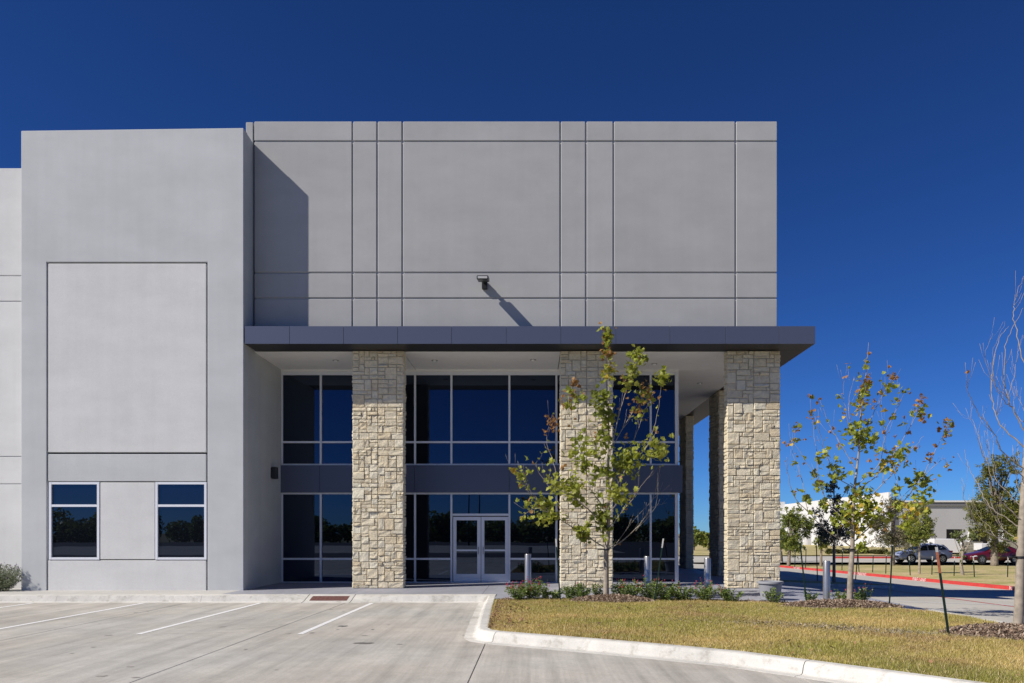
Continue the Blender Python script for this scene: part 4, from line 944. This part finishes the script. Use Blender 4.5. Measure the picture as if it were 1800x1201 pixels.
# background trees: clumped small leaves through the crown's volume
def bushy_tree(name, label, pxb, pyb, Y, clumps, n, lsz, cols, bark, trunk_top, r0, group=None, lean=0):
    B = P(pxb, pyb, Y); t = thing(name, label, 'tree', B, group); top = P(trunk_top[0], trunk_top[1], Y)
    path = smooth_path([B - Vector((0, 0, .15)), B.lerp(top, .35) + Vector((lean, 0, 0)), B.lerp(top, .7), top], 4)
    adopt(tube('trunk', path, [r0 * (1.2 - .8 * i / (len(path) - 1)) for i in range(len(path))], bark, None, 8), t)
    cen, rad = [], []
    bm = bmesh.new()
    for (px, py, rx) in clumps:
        c = P(px, py, Y + random.uniform(-.6, .6) * rx * Y / F); cen.append(c); rad.append(rx * Y / F)
        s = path[random.randrange(len(path)//2, len(path))]
        add_tube(bm, smooth_path([s, s.lerp(c, .5) + Vector((0, 0, -.1)), c], 3), [r0*.4 * (1 - .8*i/6) for i in range(7)], 5)
    bmesh.ops.recalc_face_normals(bm, faces=bm.faces); adopt(bm_obj('branches', bm, bark), t)
    tot = sum(r*r for r in rad); V = []; colr = []
    for c, r in zip(cen, rad):
        k = int(n * r*r / tot)
        sub = np.random.normal(0, .42, (max(6, k // 22), 3)) * r
        ii = np.random.randint(0, len(sub), k); pos = sub[ii] + np.random.normal(0, .13, (k, 3)) * r + np.array(c)
        u = np.random.normal(0, 1, (k, 3)); u /= np.linalg.norm(u, axis=1)[:, None]; v = np.cross(u, np.random.normal(0, 1, (k, 3))); v /= np.linalg.norm(v, axis=1)[:, None]
        s = np.random.uniform(.6, 1.3, (k, 1)) * lsz; q = np.zeros((k, 4, 3)); q[:, 0] = pos - u*s; q[:, 1] = pos + v*s*.5; q[:, 2] = pos + u*s; q[:, 3] = pos - v*s*.5
        V.append(q); cc = np.array(cols)[np.random.randint(0, len(cols), len(sub))][ii] * np.random.uniform(.75, 1.25, (k, 1)); colr.append(cc)
    o = points_mesh('crown', np.concatenate(V), 4, np.concatenate(colr), M['leafcol']); adopt(o, t); return t
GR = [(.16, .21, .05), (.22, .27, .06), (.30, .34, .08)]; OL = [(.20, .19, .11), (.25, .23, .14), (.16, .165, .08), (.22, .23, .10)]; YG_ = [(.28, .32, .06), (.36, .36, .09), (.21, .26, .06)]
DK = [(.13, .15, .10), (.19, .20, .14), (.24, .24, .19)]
rc = random.Random(5)
def clump_fill(x0, x1, y0, y1, k, r0, r1, shape='oval'):
    out = []
    while len(out) < k:
        u, v = rc.uniform(-1, 1), rc.uniform(-1, 1)
        if u*u + v*v > 1: continue
        if shape == 'cone' and abs(u) > (v + 1.25) * .6: continue
        out.append(((x0+x1)/2 + u*(x1-x0)/2, (y0+y1)/2 + v*(y1-y0)/2, rc.uniform(r0, r1)))
    return out
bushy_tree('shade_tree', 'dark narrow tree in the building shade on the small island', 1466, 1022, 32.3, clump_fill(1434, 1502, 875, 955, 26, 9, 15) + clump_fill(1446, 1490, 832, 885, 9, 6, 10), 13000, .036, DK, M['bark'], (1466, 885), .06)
bushy_tree('live_oak', 'broad grey-green live oak standing left of the silver car', 1569, 993, 65, clump_fill(1532, 1636, 880, 962, 30, 11, 18), 19000, .07, OL, M['bark'], (1571, 930), .17)
bushy_tree('lawn_tree', 'rounded green tree just right of the corner stone pier', 1386, 994, 64, clump_fill(1366, 1424, 893, 966, 22, 9, 14), 14000, .065, GR + YG_[:1], M['bark'], (1390, 935), .13)
bushy_tree('lawn_tree', 'small yellow-green tree behind the rightmost steel bollard', 1443, 994, 62, clump_fill(1430, 1464, 944, 970, 9, 5, 8), 4000, .06, YG_, M['bark'], (1444, 955), .10)
bushy_tree('lawn_tree', 'slim tree with yellow-green leaves before the silver car', 1616, 1009, 46.5, clump_fill(1594, 1648, 880, 962, 20, 7, 13, 'cone'), 8000, .045, YG_ + GR[1:], M['bark_pale'], (1617, 905), .06)
bushy_tree('crooked_tree', 'small crooked tree with pale trunk left of the red car', 1694, 1016, 44, clump_fill(1668, 1716, 936, 950, 9, 5, 7) + clump_fill(1682, 1700, 950, 990, 4, 3, 5), 3000, .04, [(.20, .24, .08), (.26, .30, .12)], M['bark_pale'], (1692, 950), .09, lean=-.12)
bushy_tree('large_tree', 'tall wide green tree standing in front of the red car', 1748, 994, 63, clump_fill(1704, 1796, 868, 962, 26, 13, 20) + clump_fill(1728, 1800, 806, 880, 16, 10, 16), 26000, .07, [(.21, .22, .05), (.27, .27, .06), (.15, .175, .04)], M['bark'], (1750, 880), .26)
bushy_tree('large_tree', 'dark green tree mostly hidden behind the bare tree trunk', 1812, 990, 72, clump_fill(1778, 1850, 870, 960, 16, 12, 18), 11000, .075, GR, M['bark'], (1812, 900), .22)
bushy_tree('distant_tree', 'distant green tree seen left between the colonnade piers', 1219, 968, 118, clump_fill(1204, 1233, 925, 962, 12, 6, 10), 3000, .2, GR, M['bark'], (1219, 945), .2)
bushy_tree('distant_tree', 'distant yellowing tree seen right between the colonnade piers', 1246, 968, 122, clump_fill(1234, 1262, 932, 964, 12, 6, 9), 3000, .2, YG_, M['bark'], (1246, 945), .2)
bushy_tree('lawn_tree', 'dark leafy tree half hidden behind the corner stone pier', 1372, 990, 70, clump_fill(1352, 1394, 915, 968, 12, 8, 12), 7000, .07, GR[:2], M['bark'], (1372, 940), .13)
# stakes set round the verge trees
ordn = ['first', 'second', 'third', 'fourth', 'fifth', 'sixth', 'seventh', 'eighth', 'ninth', 'tenth', 'eleventh', 'twelfth', 'thirteenth', 'fourteenth']
vs_ = [(1376, 988, 968), (1397, 996, 966), (1416, 998, 964), (1437, 1019, 958), (1480, 1001, 968), (1504, 1018, 962), (1510, 1004, 972), (1534, 1005, 975), (1557, 1007, 976), (1600, 1011, 978), (1638, 1011, 978), (1677, 1014, 979), (1713, 1017, 979), (1771, 1018, 979)]
for i, (px, yb, yt) in enumerate(vs_):
    Y = 52 if px < 1390 else (31.6 if px in (1437, 1504) else min(62, 2.42 * F / (yb - CY)))
    lb = f'thin dark stake, {ordn[i]} from the left along the far verge' if px not in (1437, 1504) else ('dark stake left of the shaded island tree' if px == 1437 else 'dark leaning stake right of the shaded island tree')
    stake((px, yb), (px + (5 if px == 1504 else (-2 if i % 3 == 0 else 1)), yt), Y, lb, .028 if px not in (1437, 1504) else .02, .22 if px > 1590 else .04, group='stakes on the far verge')

# ------------------------------------------------------------------ flowering shrubs
M['petal'] = plain('petal', (.42, .02, .05), .6)
def shrub(label, px, Y, hgt, wid, n, flowers, cols, seed, zb=0.0, name='flowering_shrub', group='red-flowering shrubs along the walk', petal='petal', cat='shrub'):
    rg = random.Random(seed); x0 = X_(px, Y); t = thing(name, label, cat, (x0, Y, zb), group)
    bm = bmesh.new(); V = []; cl = []; fv, ff = [], []
    for k in range(n):
        a = rg.random() * 6.283; sp = math.sqrt(rg.random()) * wid / 2; h = hgt * (.55 + .45 * rg.random()) * (1 - .35 * (sp / (wid/2))**2)
        b = Vector((x0 + math.cos(a)*sp*.25, Y + math.sin(a)*sp*.25, zb - .02)); tip = Vector((x0 + math.cos(a)*sp, Y + math.sin(a)*sp*.8, zb + h)); mid = b.lerp(tip, .5) + Vector((0, 0, .05*hgt))
        pth = smooth_path([b, mid, tip], 4); add_tube(bm, pth, [.004*(1 - .7*i/8) for i in range(9)], 3, False)
        for q in range(38):
            f = rg.uniform(.18, 1); i = min(7, int(f * 8)); c = pth[i].lerp(pth[i+1], f*8 - i)
            d = Vector((rg.gauss(0, 1), rg.gauss(0, 1), rg.gauss(.3, .6))).normalized(); s = rg.uniform(.018, .038); c = c + d * s * rg.uniform(.8, 1.6)
            sd = d.cross(Vector((rg.gauss(0, 1), rg.gauss(0, 1), rg.gauss(0, 1)))).normalized() * s * .42
            V.append([c - d*s, c + sd, c + d*s, c - sd]); cc = rg.choice(cols); k_ = rg.uniform(.7, 1.3); cl.append([v*k_ for v in cc])
        if rg.random() < flowers * .7:
            for q in range(rg.randrange(2, 5)):
                c = tip + Vector((rg.gauss(0, .02), rg.gauss(0, .02), rg.uniform(0, .12))); s = rg.uniform(.008, .016); i0 = len(fv)
                fv += [c + Vector(v)*s for v in ((1,0,0), (-1,0,0), (0,1,0), (0,-1,0), (0,0,1.4), (0,0,-1))]; ff += [tuple(i0+j for j in f) for f in ((0,2,4), (2,1,4), (1,3,4), (3,0,4), (2,0,5), (1,2,5), (3,1,5), (0,3,5))]
            add_tube(bm, [tip, tip + Vector((0, 0, .1))], .002, 3, False)
    adopt(bm_obj('stems', bm, M['twig_green']), t)
    adopt(stuff(points_mesh('foliage', np.array(V, dtype=float).reshape(-1, 4, 3), 4, np.array(cl), M['leafcol'])), t)
    if fv: adopt(stuff(mesh_obj('flowers', fv, ff, M[petal])), t)
M['twig_green'] = plain('twig_green', (.10, .12, .04), .8)
SG = [(.16, .24, .055), (.21, .29, .07), (.28, .34, .11), (.12, .17, .04)]
shl = [(912, 19.25, .42, .75, 30, .6, 'leftmost red-flowering shrub beside the island kerb'), (938, 19.35, .55, .8, 36, .7, 'red-flowering shrub around the foot of the bollard nearest the doors'), (957, 19.3, .30, .3, 10, .1, 'little green tuft just right of the bollard by the doors'), (979, 19.3, .32, .35, 11, .1, 'little green tuft beside the stake left of the tall tree'),
 (1001, 19.25, .40, .5, 18, .05, 'green shrub at the left foot of the middle stone pier'), (1020, 19.15, .42, .62, 26, .05, 'green shrub left of the tall young tree trunk'), (1051, 19.25, .42, .5, 14, .1, 'thin shrub just left behind the tall tree trunk'), (1084, 19.3, .42, .5, 14, .15, 'thin shrub just right behind the tall tree trunk'), (1105, 19.0, .55, .75, 34, .7, 'red-flowering shrub left of the second bollard'), (1143, 18.9, .60, .85, 38, .6, 'red-flowering shrub around the foot of the second bollard'),
 (1172, 18.8, .48, .7, 28, .25, 'green shrub right of the leaning stake by the glass'), (1200, 18.8, .46, .85, 30, .35, 'red-flowering shrub before the corner glass'), (1240, 18.65, .50, .75, 30, .6, 'red-flowering shrub around the foot of the third bollard'), (1284, 18.5, .42, .65, 24, .2, 'green shrub at the foot of the corner stone pier'),
 (1360, 18.2, .40, .45, 13, .0, 'upright green shrub in front of the round pot'), (1423, 18.0, .36, .42, 10, .0, 'sparse green shrub by the stake right of the pot'), (1476, 18.15, .32, .5, 13, .15, 'sparse green shrub left of the young tree by the drive'), (1518, 18.05, .40, .62, 18, .6, 'red-flowering shrub right of the young tree by the drive')]
for i, (px, Y, h, wd_, n, fl_, lb) in enumerate(shl): shrub(lb, px, Y, h, wd_, n, fl_, SG, 50 + i)
M['petal_lilac'] = plain('petal_lilac', (.30, .20, .34), .7)
shrub('rounded grey-green sage bush against the wall at the left edge', 0, 22.0, .78, 1.45, 110, .35, [(.20, .23, .14), (.27, .30, .20), (.15, .17, .09)], 99, 0, 'sage_bush', None, 'petal_lilac')

# ------------------------------------------------------------------ cars
M['tyre'] = plain('tyre', (.018, .018, .018), .8); M['rim'] = plain('rim', (.50, .51, .53), .3, .9); M['lamp_red'] = plain('lamp_red', (.35, .015, .02), .25); M['lamp_clear'] = plain('lamp_clear', (.55, .58, .6), .15)
def carpaint(n, c):
    m = N(n); m.col(c); m.set(Roughness=.35, Metallic=.1); m.b.inputs['Coat Weight'].default_value = .8; m.b.inputs['Coat Roughness'].default_value = .05; return m.m
def car(label, x, Y, rot, paint, st, glassx, wheels, wr, W):
    """st: stations (x, z_low, z_belt, z_top, half_top) along the length, nose at x=0 pointing to -X"""
    t = thing('parked_car', label, 'car', (x, Y, FLZ - .004 * (Y - 68)), 'cars parked on the far lot'); t.rotation_euler = (0, 0, rot)
    vs, fs = [], []
    for sxx, zl, zb_, zt, wt_, wm in st:
        ring = [(-wm*.94, zl), (-wm, zl + .16), (-wm, (zl + zb_)/2 + .05), (-wm*.965, zb_ - .04), (-wm*.93, zb_), (-wt_ - .02, zt - .06), (-wt_*.9, zt), (0, zt + .025)]
        ring += [(-a, b) for a, b in ring[-2::-1]]
        vs += [(sxx, a, b) for a, b in ring]
    k = len(ring)
    for i in range(len(st) - 1):
        for q in range(k): fs.append((i*k+q, i*k+(q+1) % k, (i+1)*k+(q+1) % k, (i+1)*k+q))
    fs.append(tuple(range(k))); fs.append(tuple((len(st)-1)*k + q for q in range(k))[::-1])
    b = mesh_obj('body', vs, fs, paint, t, True)
    bmm = bmesh.new(); bmm.from_mesh(b.data); bmesh.ops.recalc_face_normals(bmm, faces=bmm.faces); bmm.to_mesh(b.data); bmm.free()
    sb = b.modifiers.new('s', 'SUBSURF'); sb.levels = 1; sb.render_levels = 2
    def interp(xx, j): return float(np.interp(xx, [s[0] for s in st], [s[j] for s in st]))
    for xa, xb, xc, xd in glassx:       # side windows: bottom from xa to xb, top from xc to xd
        for s in (-1, 1):
            q = []
            for xx, top in ((xa, 0), (xb, 0), (xd, 1), (xc, 1)):
                zb_, zt, wt_, wm = interp(xx, 2), interp(xx, 3), interp(xx, 4), interp(xx, 5)
                f = .90 if top else .03; y0 = wm*.93 + .012; y1 = wt_ + .028; q.append((xx, s*(y0 + (y1-y0)*f), zb_ + .02 + (zt - .07 - zb_)*f))
            mesh_obj('side_window', q, [(0, 1, 2, 3)], M['car_glass'], t)
    return t, interp
def finish_car(t, interp, L, wheels, wr, W, paint, ws, rw):
    for (xa, xb) in (ws, rw):
        za, zb_ = interp(xa, 3) + .035, interp(xb, 3) + .012
        wa, wb_ = interp(xa, 4)*.86, interp(xb, 4)*.88
        mesh_obj('windscreen', [(xa, -wa, za), (xa, wa, za), (xb, wb_, zb_ + .02), (xb, -wb_, zb_ + .02)], [(0, 1, 2, 3)], M['car_glass'], t)
    for xw in wheels:
        for s in (-1, 1):
            yw = s * (W - .09)
            def disc(nm, r0, r1, ya, yb_, mat, par):
                vs, fs = [], []; sg_ = 24
                for r, y in ((r0, ya), (r1, ya), (r1, yb_), (r0, yb_)):
                    for k in range(sg_): vs.append((xw + r*math.cos(2*math.pi*k/sg_), y, wr + r*math.sin(2*math.pi*k/sg_)))
                for i in range(4):
                    for k in range(sg_): fs.append((i*sg_+k, i*sg_+(k+1) % sg_, ((i+1) % 4)*sg_+(k+1) % sg_, ((i+1) % 4)*sg_+k))
                return mesh_obj(nm, vs, fs, mat, par)
            disc('wheel_arch', .01, wr + .075, s*(W - .02), s*(W + .006), M['black'], t)
            wh = disc('wheel', wr*.66, wr, s*(W - .2), s*(W + .022), M['tyre'], t)
            bm = bmesh.new()
            for k in range(5):
                a = 2*math.pi*k/5 + .3; c, s_ = math.cos(a), math.sin(a); pr = []
                for r, hw_ in ((.04, .05), (wr*.66, .035)): pr += [(xw + c*r - s_*hw_, wr + s_*r + c*hw_), (xw + c*r + s_*hw_, wr + s_*r - c*hw_)]
                vv = [bm.verts.new((q[0], s*(W + .024), q[1])) for q in (pr[0], pr[1], pr[3], pr[2])]; bm.faces.new(vv)
            bm_obj('rim', bm, M['rim'], wh); disc('rim_ring', wr*.60, wr*.68, s*(W + .012), s*(W + .026), M['rim'], wh)
    for s in (-1, 1):
        zl = interp(.25, 2) - .13
        mesh_obj('headlight', [(.05, s*(W*.55), zl - .02), (.22, s*(W*.88), zl), (.60, s*(W*.985), zl + .07), (.52, s*(W*.95), zl + .13), (.18, s*(W*.8), zl + .10)], [(0, 1, 2, 3, 4)], M['lamp_clear'], t)
        zt_ = interp(L - .2, 2) - .1
        mesh_obj('tail_light', [(L - .45, s*(W + .008), zt_ - .02), (L - .05, s*(W*.93), zt_ - .06), (L - .04, s*(W*.92), zt_ + .10), (L - .35, s*(W + .006), zt_ + .10)], [(0, 1, 2, 3)], M['lamp_red'], t)
    box('grille', -.03, .03, -W*.45, W*.45, .42, .62, M['black'], t); box('bumper_intake', -.035, .03, -W*.6, W*.6, .22, .33, M['black'], t)
    for s in (-1, 1): box('mirror', ws[1] - .75, ws[1] - .62, s*(W + .02) - .09, s*(W + .02) + .09, interp(ws[0], 2) + .03, interp(ws[0], 2) + .18, paint, t, .03)
W1 = .93
suv = [(0.0, .30, .60, .66, .62, .62), (.12, .24, .74, .80, .72, .82), (.6, .22, .88, .97, .76, .92), (1.15, .22, .97, 1.05, .74, .93), (1.45, .22, 1.0, 1.14, .70, .93), (2.05, .22, 1.02, 1.55, .62, .93), (2.6, .22, 1.03, 1.64, .63, .93), (3.4, .22, 1.06, 1.62, .61, .93), (4.0, .24, 1.10, 1.50, .56, .92), (4.35, .30, 1.08, 1.22, .55, .90), (4.55, .36, .95, 1.02, .58, .84), (4.62, .42, .80, .85, .6, .76)]
pa = carpaint('paint_silver_sky', (.38, .43, .58)); pb = carpaint('paint_maroon', (.10, .006, .014))  # silver carries the blue of reflected sky in its base colour
t, it_ = car('silver hatchback sport utility car parked beyond the verge', X_(1578.5, 67.2), 67.6, R(4), pa, suv, [(1.45, 2.35, 2.0, 2.37), (2.43, 3.2, 2.45, 3.22), (3.28, 4.1, 3.3, 3.85)], None, .34, W1)
finish_car(t, it_, 4.62, (.88, 3.62), .345, W1, pa, (1.22, 1.98), (4.42, 3.98))
W2 = .90
sed = [(0.0, .28, .50, .55, .6, .60), (.12, .22, .62, .68, .72, .80), (.7, .20, .77, .86, .74, .89), (1.35, .20, .86, .96, .72, .90), (1.7, .20, .90, 1.10, .66, .90), (2.35, .20, .93, 1.40, .58, .90), (2.9, .20, .94, 1.47, .59, .90), (3.5, .20, .96, 1.43, .57, .90), (4.1, .22, .98, 1.22, .56, .89), (4.5, .26, .96, 1.05, .60, .87), (4.8, .34, .84, .92, .62, .80), (4.88, .42, .72, .78, .6, .7)]
t, it_ = car('dark red sedan parked behind the large tree trunk', X_(1697.5, 66.2), 66.4, R(3), pb, sed, [(1.7, 2.62, 2.3, 2.64), (2.70, 3.55, 2.72, 3.4)], None, .33, W2)
finish_car(t, it_, 4.88, (.98, 3.82), .33, W2, pb, (1.40, 2.28), (4.30, 3.62))

# ------------------------------------------------------------------ far buildings and things
M['far_white'] = plain('far_white', (.72, .72, .72), .7, var=.03, scale=.2); M['far_grey'] = plain('far_grey', (.46, .46, .47), .8, var=.04, scale=.2); M['far_dark'] = plain('far_dark', (.20, .20, .215), .7)
fb = thing('far_warehouse', 'long white warehouse receding behind the trees at right', 'building', (85, 160, FLZ))
A = P(1378, 889, 215); Bq = P(1562, 866, 150); zt = (A.z + Bq.z) / 2 + .2
dv = Vector((Bq.x - A.x, Bq.y - A.y)); nn = Vector((.45, 0))
adopt(prism('wall', [(A.x, A.y), (Bq.x, Bq.y), (Bq.x + nn.x, Bq.y + nn.y), (A.x + nn.x, A.y + nn.y)], 'z', -2.2, zt, M['far_white']), fb)
adopt(box('corner_pilaster', A.x - 3.2, A.x, A.y - 1, A.y + 4, -2.2, zt + .7, M['far_white']), fb)
for k in range(6):
    q = A.to_2d().lerp(Bq.to_2d(), .10 + k * .045); adopt(box('dock_bay', q.x - .8, q.x + .8, q.y - .8, q.y + .5, -2.1, 1.2, M['far_grey'] if k % 2 else M['far_white']), fb)
gb = thing('dock_building', 'light grey warehouse end with dark dock openings behind the cars', 'building', (100, 160, FLZ))
Yg2 = 151.0; fx = lambda px: X_(px, Yg2); fz = lambda py: Z_(py, Yg2)
def cut_wall(x0, x1, z0, z1, holes, parent):
    xs = sorted({x0, x1, *[h[0] for h in holes], *[h[1] for h in holes]})
    for a, b in zip(xs, xs[1:]):
        zc = z0
        for h in sorted([h for h in holes if h[0] <= a and h[1] >= b], key=lambda h: h[2]):
            if h[2] > zc: adopt(box('wall', a, b, Yg2, Yg2 + 1, zc, h[2], M['far_grey']), parent)
            zc = h[3]
        if z1 > zc: adopt(box('wall', a, b, Yg2, Yg2 + 1, zc, z1, M['far_grey']), parent)
holes = [(fx(1663.5), fx(1692), fz(962), fz(930.5)), (fx(1710), fx(1741), fz(962), fz(936)), (fx(1770), fx(1815), fz(962), fz(930))]
cut_wall(fx(1562), fx(2050), -2.2, fz(889), holes, gb)
adopt(box('parapet', fx(1562), fx(2050), Yg2 - .3, Yg2 + .9, fz(889), fz(883), M['far_dark']), gb)
adopt(box('parapet_cap', fx(1562), fx(2050), Yg2 - .5, Yg2 + 1.2, fz(883), fz(880), M['far_white']), gb)
adopt(box('body', fx(1563), fx(2050), Yg2 + 8, Yg2 + 40, -2.2, fz(884), M['black']), gb)
for px in (1701, 1761): adopt(box('downpipe', fx(px), fx(px + 3), Yg2 - .4, Yg2 - .02, -2, fz(930), M['far_white']), gb)
Y = 92
for x0, x1, y0, y1, lb in ((1642, 1688, 947.5, 972, 'plain white trailer box parked behind the silver car'), (1725, 1742, 955.5, 968, 'plain white trailer end glimpsed above the red car')):
    tr = thing('white_trailer', lb, 'trailer', P((x0+x1)/2, y1 + 5, Y))
    adopt(box('cargo_box', X_(x0, Y), X_(x1, Y), Y, Y + 6, Z_(y1, Y), Z_(y0, Y), M['far_white'], None, .04), tr)
    adopt(box('chassis', X_(x0 + 1, Y), X_(x1 - 1, Y), Y + .3, Y + 5.5, Z_(y1 + 3, Y), Z_(y1, Y) - .002, M['black']), tr)
    for px in (x0 + 4, x1 - 4):
        o = lathe('wheel', [(.2, -.12), (.45, -.12), (.45, .12), (.2, .12)], M['tyre'], None, 16); o.data.transform(Matrix.Translation((X_(px, Y), Y + .6, Z_(y1 + 5, Y) + .1)) @ Matrix.Rotation(R(90), 4, 'X')); adopt(o, tr)
M['rubble'] = concrete('rubble', (.33, .31, .25), .25, .9, 0, .6, obj_var=0, speck=.3).m
rw_ = thing('retaining_wall', 'low tan stone retaining wall left of the red car', 'wall', P(1708, 976, 94))
rows_ = 6
for r in range(rows_):
    z0 = Z_(978, 94) + r * .29; n = 7 - (1 if r > 3 else 0)
    for c in range(n):
        xa = X_(1691, 94) + c * .36 + (.18 if r % 2 else 0); adopt(box('stone', xa, xa + .35, 93.6 + random.uniform(-.03, .03), 94.2, z0, z0 + .28, M['rubble'], None, .02), rw_)
rw2 = thing('retaining_wall', 'low grey retaining wall behind the red car roof', 'wall', P(1760, 976, 95))
for c in range(9): adopt(box('stone', X_(1744, 95) + c*.4, X_(1744, 95) + c*.4 + .39, 94.6, 95.2, Z_(978, 95), Z_(953, 95) + random.uniform(-.05, .03), M['rubble'], None, .02), rw2)
pl = thing('pallet_rack', 'small orange wooden frame behind the silver car bonnet', 'rack', P(1610, 976, 88)); M['wood'] = plain('wood', (.42, .20, .07), .8, var=.2)
for px in (1604, 1611, 1618): adopt(box('post', X_(px, 88), X_(px, 88) + .1, 88, 88.1, Z_(980, 88), Z_(956, 88), M['wood']), pl)
for py in (958, 961.5, 965, 968): adopt(box('slat', X_(1603.5, 88), X_(1619.5, 88), 87.94, 87.99, Z_(py, 88) - .06, Z_(py, 88) + .05, M['wood']), pl)
def hedge(label, x0, x1, y0, y1, Y, n, cols, name='hedge', cat='hedge'):
    t = thing(name, label, cat, P((x0+x1)/2, y1, Y)); a, b = X_(x0, Y), X_(x1, Y); z0, z1 = Z_(y1, Y), Z_(y0, Y)
    pos = np.stack([np.random.uniform(a, b, n), np.random.uniform(Y, Y + 1.4, n), np.random.uniform(z0, z1, n)], 1); pos[:, 2] += .12 * np.sin(pos[:, 0] * 2.1) * (pos[:, 2] - z0)
    u = np.random.normal(0, 1, (n, 3)); u /= np.linalg.norm(u, axis=1)[:, None]; v = np.cross(u, np.random.normal(0, 1, (n, 3))); v /= np.linalg.norm(v, axis=1)[:, None]; s = np.random.uniform(.08, .2, (n, 1))
    q = np.stack([pos - u*s, pos + v*s*.6, pos + u*s, pos - v*s*.6], 1); cc = np.array(cols)[np.random.randint(0, len(cols), n)] * np.random.uniform(.7, 1.3, (n, 1))
    adopt(points_mesh('foliage', q, 4, cc, M['leafcol']), t); adopt(box('branch_mass', a + .1, b - .1, Y + .25, Y + 1.15, z0 - .2, z1 - .15, M['bark_dark']), t)
hedge('clipped dark green hedge before the white warehouse', 1545, 1561, 966, 979, 93, 1600, [(.07, .075, .02), (.10, .10, .03)])
hedge('low olive hedge running along the white warehouse', 1458, 1543, 967, 977, 96, 5000, [(.13, .13, .045), (.17, .16, .06), (.10, .11, .03)])
hedge('tall wild grass before the silver car bonnet', 1562, 1602, 970, 981, 91, 2600, [(.20, .20, .06), (.15, .17, .05)], 'tall_grass', 'grass')
# what the glass mirrors: trees, lamp posts and a low hedge row behind the viewer, over added dark ground
def row(label, Y, x0, x1, hmin, hmax, n):
    t = stuff(thing('street_trees', label, 'trees', (0, Y, -.3))); V = []; cl = []; x = x0
    while x < x1:
        h = random.uniform(hmin, hmax); wd_ = random.uniform(2.5, 6); k = int(n * wd_ * h / 20)
        c = np.array([x, Y + random.uniform(-4, 4), h*.42]); p = np.random.normal(0, 1, (k, 3)); p /= np.linalg.norm(p, axis=1)[:, None]; p *= np.random.uniform(.55, 1.05, (k, 1)); pos = c + p * np.array([wd_*.6, wd_*.5, h*.58])
        u = np.random.normal(0, 1, (k, 3)); u /= np.linalg.norm(u, axis=1)[:, None]; v = np.cross(u, np.random.normal(0, 1, (k, 3))); v /= np.linalg.norm(v, axis=1)[:, None]; s = np.random.uniform(.25, .5, (k, 1))
        V.append(np.stack([pos - u*s, pos + v*s*.7, pos + u*s, pos - v*s*.7], 1)); cl.append(np.tile(random.choice(GR), (k, 1)) * np.random.uniform(.7, 1.3, (k, 1))); x += wd_ * random.uniform(.22, .7)
    adopt(points_mesh('crowns', np.concatenate(V), 4, np.concatenate(cl), M['leafcol']), t)
row('line of roadside trees mirrored in the dark windows', -118, -150, 150, 3.2, 6.6, 420)
for (x, y, h), lb in zip(((-9.5, -62, 10), (-8.2, -66, 10.5), (-21, -48, 9)), ('first tall lamp post mirrored in the glass left of the pier', 'second tall lamp post mirrored in the glass left of the pier', 'lamp post mirrored in the left windows')):
    lp = thing('lamp_post', lb, 'lamp post', (x, y, -.2)); adopt(tube('pole', [(x, y, -.3), (x, y, h)], [.12, .07], M['dark_metal'], None, 8), lp); adopt(box('lamp_head', x - .6, x + .1, y - .15, y + .15, h, h + .12, M['dark_metal']), lp)
M['reflection_dark'] = plain('reflection_dark', (.05, .05, .052), .9, var=.2, scale=.6)  # dark tone chosen to deepen the reflections in the windows
structure(mesh_obj('unseen_dark_ground', [(-160, -112, -.3), (160, -112, -.3), (160, -6, -.152), (-160, -6, -.152)], [(0, 1, 2, 3)], M['reflection_dark']))  # unseen ground added dark so the glass mirrors little light
